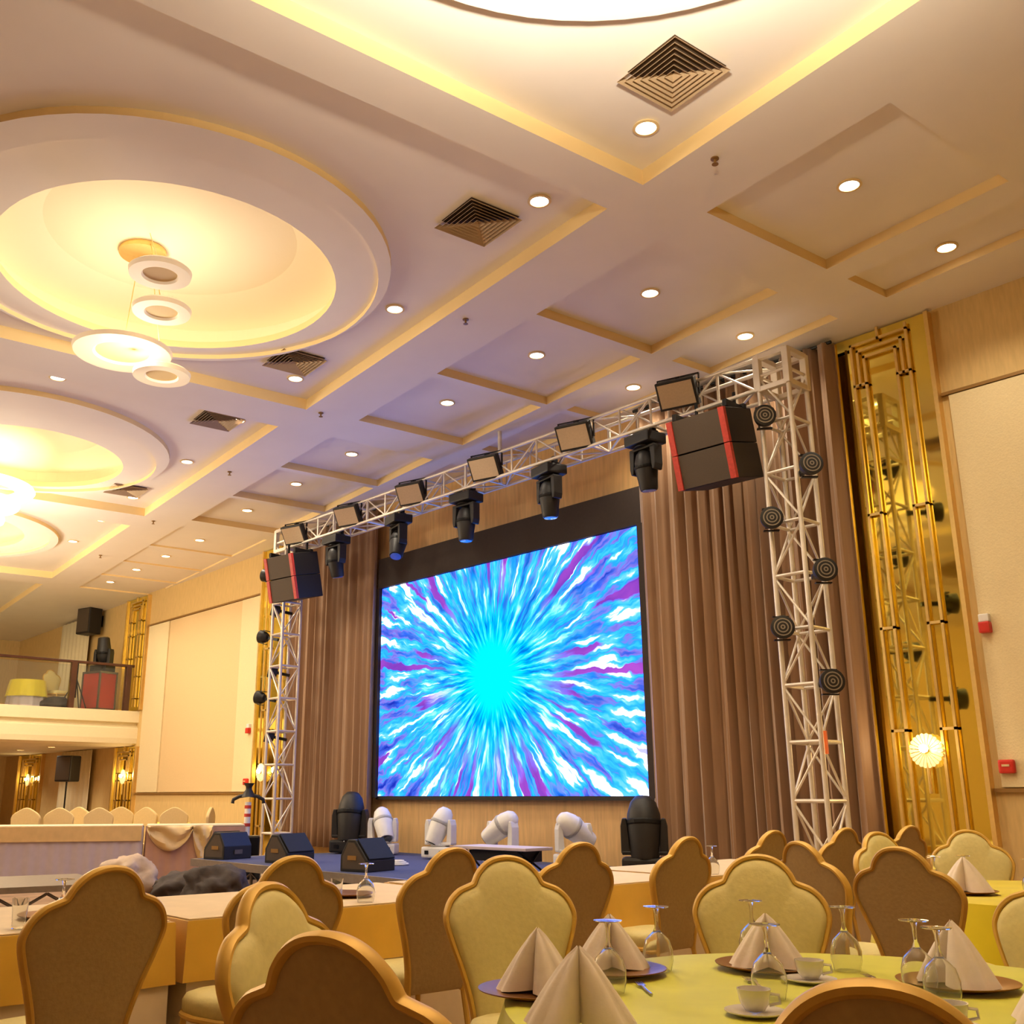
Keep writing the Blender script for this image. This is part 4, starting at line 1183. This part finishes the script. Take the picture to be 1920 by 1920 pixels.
GB = [(-2.21, 2.72, 'by the left napkin of the front table'), (-2.13, 3.12, 'left of the tallest napkin'), (-1.82, 3.16, 'right of the tallest napkin'), (-1.50, 2.98, 'in front of the right napkin'),
      (-2.06, 2.32, 'between the two left napkins'), (-1.38, 2.86, 'beside the low bowl on the front table'), (-1.72, 2.58, 'standing alone in the middle of the front cloth'), (-1.02, 3.30, 'near the right edge of the front table')]
for x, y, d in GB:
    put(P, 'gob', make_goblet, (x, y, TZ), 0, 'clear goblet turned upside down, ' + d, 'upturned goblets')
CU = [(-1.62, 2.36, 'on the near half of the front table'), (-1.22, 2.55, 'at the right of the front cloth'), (-1.78, 2.88, 'behind the middle goblet')]
for x, y, d in CU:
    put(P, 'cup', make_cup, (x, y, TZ), 0.7, 'white coffee cup with saucer ' + d, 'coffee cups')
FK = [(-1.86, 2.72, 'left of the middle goblet'), (-1.66, 3.04, 'between the two right plates'), (-2.02, 2.42, 'beside the left plate'), (-1.30, 2.32, 'near the bottom of the view')]
for x, y, d in FK:
    put(P, 'fork', make_fork, (x, y, TZ), 0.9, 'steel fork lying on the yellow green cloth ' + d, 'forks')
# rear round table setting
for x, y, rz, s, d in ((-2.72, 6.05, 0.3, 1.2, 'at the near side of the rear round table'), (-2.2, 5.85, 0.9, 1.1, 'at the right of the rear round table')):
    put(P, 'ch_pl', make_charger, (x, y, TZ), 0, 'bronze charger plate ' + d, 'charger plates')
    t = put(P, 'nap', make_napkin, (x, y, TZ + 0.012), rz, 'ivory napkin folded into a peak, ' + d, 'folded napkins'); t.scale = (s, s, s)
for x, y, d in ((-2.92, 6.12, 'left of the rear table napkin'), (-2.85, 6.35, 'behind the rear table napkin'), (-2.45, 6.25, 'in the middle of the rear table'), (-2.15, 6.15, 'by the right rear napkin')):
    put(P, 'gob', make_goblet, (x, y, TZ), 0, 'clear goblet turned upside down, ' + d, 'upturned goblets')
# long row settings
for y, d in ((1.7, 'behind the nearest chair back'), (3.25, 'between the second and third chair backs'), (4.9, 'behind the moving head'), (6.2, 'by the fifth chair back')):
    put(P, 'gob', make_goblet, (-4.52, y, TZ + 0.002), 0, 'upturned clear goblet on the long table row, ' + d, 'upturned goblets')
    put(P, 'tum', make_tumbler, (-4.55, y - 0.16, TZ + 0.002), 0, 'clear tumbler on the long table row, ' + d, 'water tumblers')
    put(P, 'ch_pl', make_charger, (-4.85, y + 0.1, TZ + 0.002), 0, 'bronze charger plate on the long table row, ' + d, 'charger plates')

# ---------------------------------------------------------------- wall fittings
def strobe(x, z, label):
    t = thing('fire_alarm_strobe', label, 'fire alarm', (x, WY - 0.04, z), 0, 'fire alarm strobes')
    b = MB(); b.box((0, -0.03, 0.05), (0.10, 0.06, 0.08), bevel=0.01); b.build('white_top', M['white_plastic'], t)
    b = MB(); b.box((0, -0.04, -0.045), (0.11, 0.08, 0.11), bevel=0.015); b.build('red_body', M['red'], t)
def call_point(x, z, label):
    t = thing('fire_call_point', label, 'fire alarm', (x, WY - 0.04, z), 0, 'fire call points')
    b = MB(); b.box((0, -0.03, 0), (0.15, 0.06, 0.13), bevel=0.02); b.build('red_body', M['red'], t)
    b = MB(); b.box((0, -0.063, 0.01), (0.07, 0.008, 0.02)); b.build('front_plate', M['panel'], t)
strobe(-4.22, 2.94, 'small white and red fire alarm high on the right wall')
call_point(-4.20, 1.55, 'red fire call point low on the right wall')
strobe(-18.85, 2.6, 'tiny red fire alarm left of the left truss tower')
call_point(-18.85, 1.55, 'tiny red fire call point left of the left truss tower')
b = MB(); b.box((0, 0, 0), (0.03, 0.02, 0.22)); tag(b.build('orange_tag', M['orange'], None, loc=(-5.36, 9.3, 1.78)), 'small orange ribbon tied to the right truss tower', 'ribbon')

# ---------------------------------------------------------------- balcony things
def railing():
    t = thing('balcony_railing', 'dark wood balcony railing with clear glass panes', 'railing', (-24.55, 0, 3.27))
    ys = [10.3, 8.95, 7.0, 5.0, 3.0, 1.0]
    for y in ys:
        b = MB(); b.box((0, y, 0.54), (0.13, 0.13, 1.08)); b.build('post', M['wood_dark'], t, bevel=0.006)
    b = MB(); b.box((0, (10.37 + 1) / 2, 1.10), (0.10, 9.5, 0.06)); b.build('top_rail', M['wood_dark'], t, bevel=0.01)
    for a, c in zip(ys[:-1], ys[1:]):
        b = MB(); b.box((0, (a + c) / 2, 0.53), (0.012, abs(a - c) - 0.16, 0.98)); b.build('glass_pane', M['pane'], t)
railing()
t = thing('wall_speaker', 'black loudspeaker hanging high on the wall above the balcony', 'loudspeaker', (-27.2, 10.2, 5.45), 0.3)
b = MB(); b.prism([(-0.27, 0), (0.27, 0), (0.27, 0.72), (-0.27, 0.72)], -0.2, 0.2); b.build('cabinet', M['black'], t, bevel=0.03)
b = MB(); b.box((0, -0.205, 0.36), (0.46, 0.02, 0.62)); b.build('grille', M['speaker_grille'], t)
b = MB(); b.tube((0, 0.15, 0.4), (0, 0.38, 0.4), 0.03); b.box((0, 0.36, 0.4), (0.2, 0.03, 0.3)); b.build('wall_bracket', M['black_metal'], t)
t = thing('pa_speaker', 'black loudspeaker on a pole stand under the balcony', 'loudspeaker', (-25.9, 9.55, 0), 0.5)
b = MB(); b.box((0, 0, 1.92), (0.46, 0.36, 0.62), bevel=0.03); b.build('cabinet', M['black'], t)
b = MB(); b.box((0, -0.185, 1.92), (0.40, 0.02, 0.54)); b.build('grille', M['speaker_grille'], t)
b = MB(); b.tube((0, 0, 0.6), (0, 0, 1.62), 0.02); b.build('pole', M['black_metal'], t)
for k in range(3):
    a = 2 * PI * k / 3; b = MB(); b.tube((0, 0, 0.75), (0.45 * math.cos(a), 0.45 * math.sin(a), 0.01), 0.014); b.build('leg', M['black_metal'], t)
BZ = 3.27
t = thing('flight_case', 'red road case with dark edges behind the balcony glass', 'case', (-25.0, 9.78, BZ), 0.3)
b = MB(); b.box((0, 0, 0.47), (0.62, 0.5, 0.86), bevel=0.01); b.build('body', M['red_strip'], t)
b = MB()
for sx in (-1, 1):
    for sy in (-1, 1): b.box((sx * 0.31, sy * 0.25, 0.47), (0.04, 0.04, 0.9))
for z in (0.03, 0.92): b.box((0, 0, z), (0.66, 0.54, 0.05))
b.build('edge_frame', M['steel'], t)
t = make_head(False, True); add_barrel(t, False, True, 0.15, 0.0, 1.1)
t.location = (-25.0, 9.82, BZ + 0.95); t.rotation_euler = (0, 0, 0.5); t.scale = (1.35,) * 3
t['label'] = 'black moving head light on top of the red road case'
t = thing('tripod_stand', 'thin black tripod stand on the balcony', 'stand', (-25.1, 9.25, BZ))
b = MB(); b.tube((0, 0, 0.3), (0, 0, 1.15), 0.02); b.build('pole', M['black_metal'], t)
for k in range(3):
    a = 2 * PI * k / 3 + 0.4; b = MB(); b.tube((0, 0, 0.75), (0.4 * math.cos(a), 0.4 * math.sin(a), 0.01), 0.014); b.build('leg', M['black_metal'], t)
dup(P['chair'], (-26.0, 9.0, BZ), math.radians(-70), 'gold banquet chair behind the balcony glass', 'chair on the balcony')
x_ = thing('balcony_table', 'small table with a yellow cloth on the balcony', 'table', (-25.7, 8.3, BZ))
drape_round(0.4, 0.70, 0.3, 0.02, 9, 1).build('overlay_drape', M['yellow_cloth'], x_, smooth=True)
drape_round(0.39, 0.69, 0.02, 0.02, 11, 1).build('under_drape', M['skirt'], x_, smooth=True)
lump('cable_pile', (-25.0, 8.75, BZ), (0.28, 0.3, 0.16), M['clutter'], 'heap of dark cables and cloth on the balcony', 'cables', 12)
# small yellow-topped round table among the covered chairs
t = thing('round_table', 'small far round table with a yellow top between covered chairs', 'table', (-19.2, 8.9, 0), 0, 'far round table')
drape_round(0.6, 0.78, 0.02, 0.03, 13, 1).build('table_drape', M['yellow_cloth'], t, smooth=True)
# curtains / drapes on the end wall under and above the balcony
for x, z0, z1, lab in ((-27.9, 0.05, 2.43, 'pale drape hanging on the wall under the balcony'), (-28.9, 3.3, 6.05, 'pale drape hanging on the wall above the balcony')):
    t = thing('pale_drape', lab, 'curtain', (x, WY - 0.12, z0))
    b = MB(); bm = b.bm; n = 90
    A_ = [bm.verts.new((-1.1 + 2.2 * i / n, 0.04 * math.sin(i * 0.55), 0)) for i in range(n + 1)]
    B_ = [bm.verts.new((-1.1 + 2.2 * i / n, 0.03 * math.sin(i * 0.55 + .3), z1 - z0)) for i in range(n + 1)]
    for i in range(n): bm.faces.new((A_[i], A_[i + 1], B_[i + 1], B_[i]))
    b.build('drape_cloth', M['fascia'], t, smooth=True, solid=0.006)
# lamps under the balcony; those nearest the end wall are added to brighten it
for i, (x, y) in enumerate(((-26.2, 9.2), (-28.5, 9.2), (-30.8, 9.2), (-26.2, 6.8), (-28.5, 6.8), (-26.2, 4.5), (-30.5, 4.5))):
    t = dup(P['down'], (x, y, 2.45), 0, 'round downlight under the balcony, in a partly added set', 'downlights under the balcony, some added')
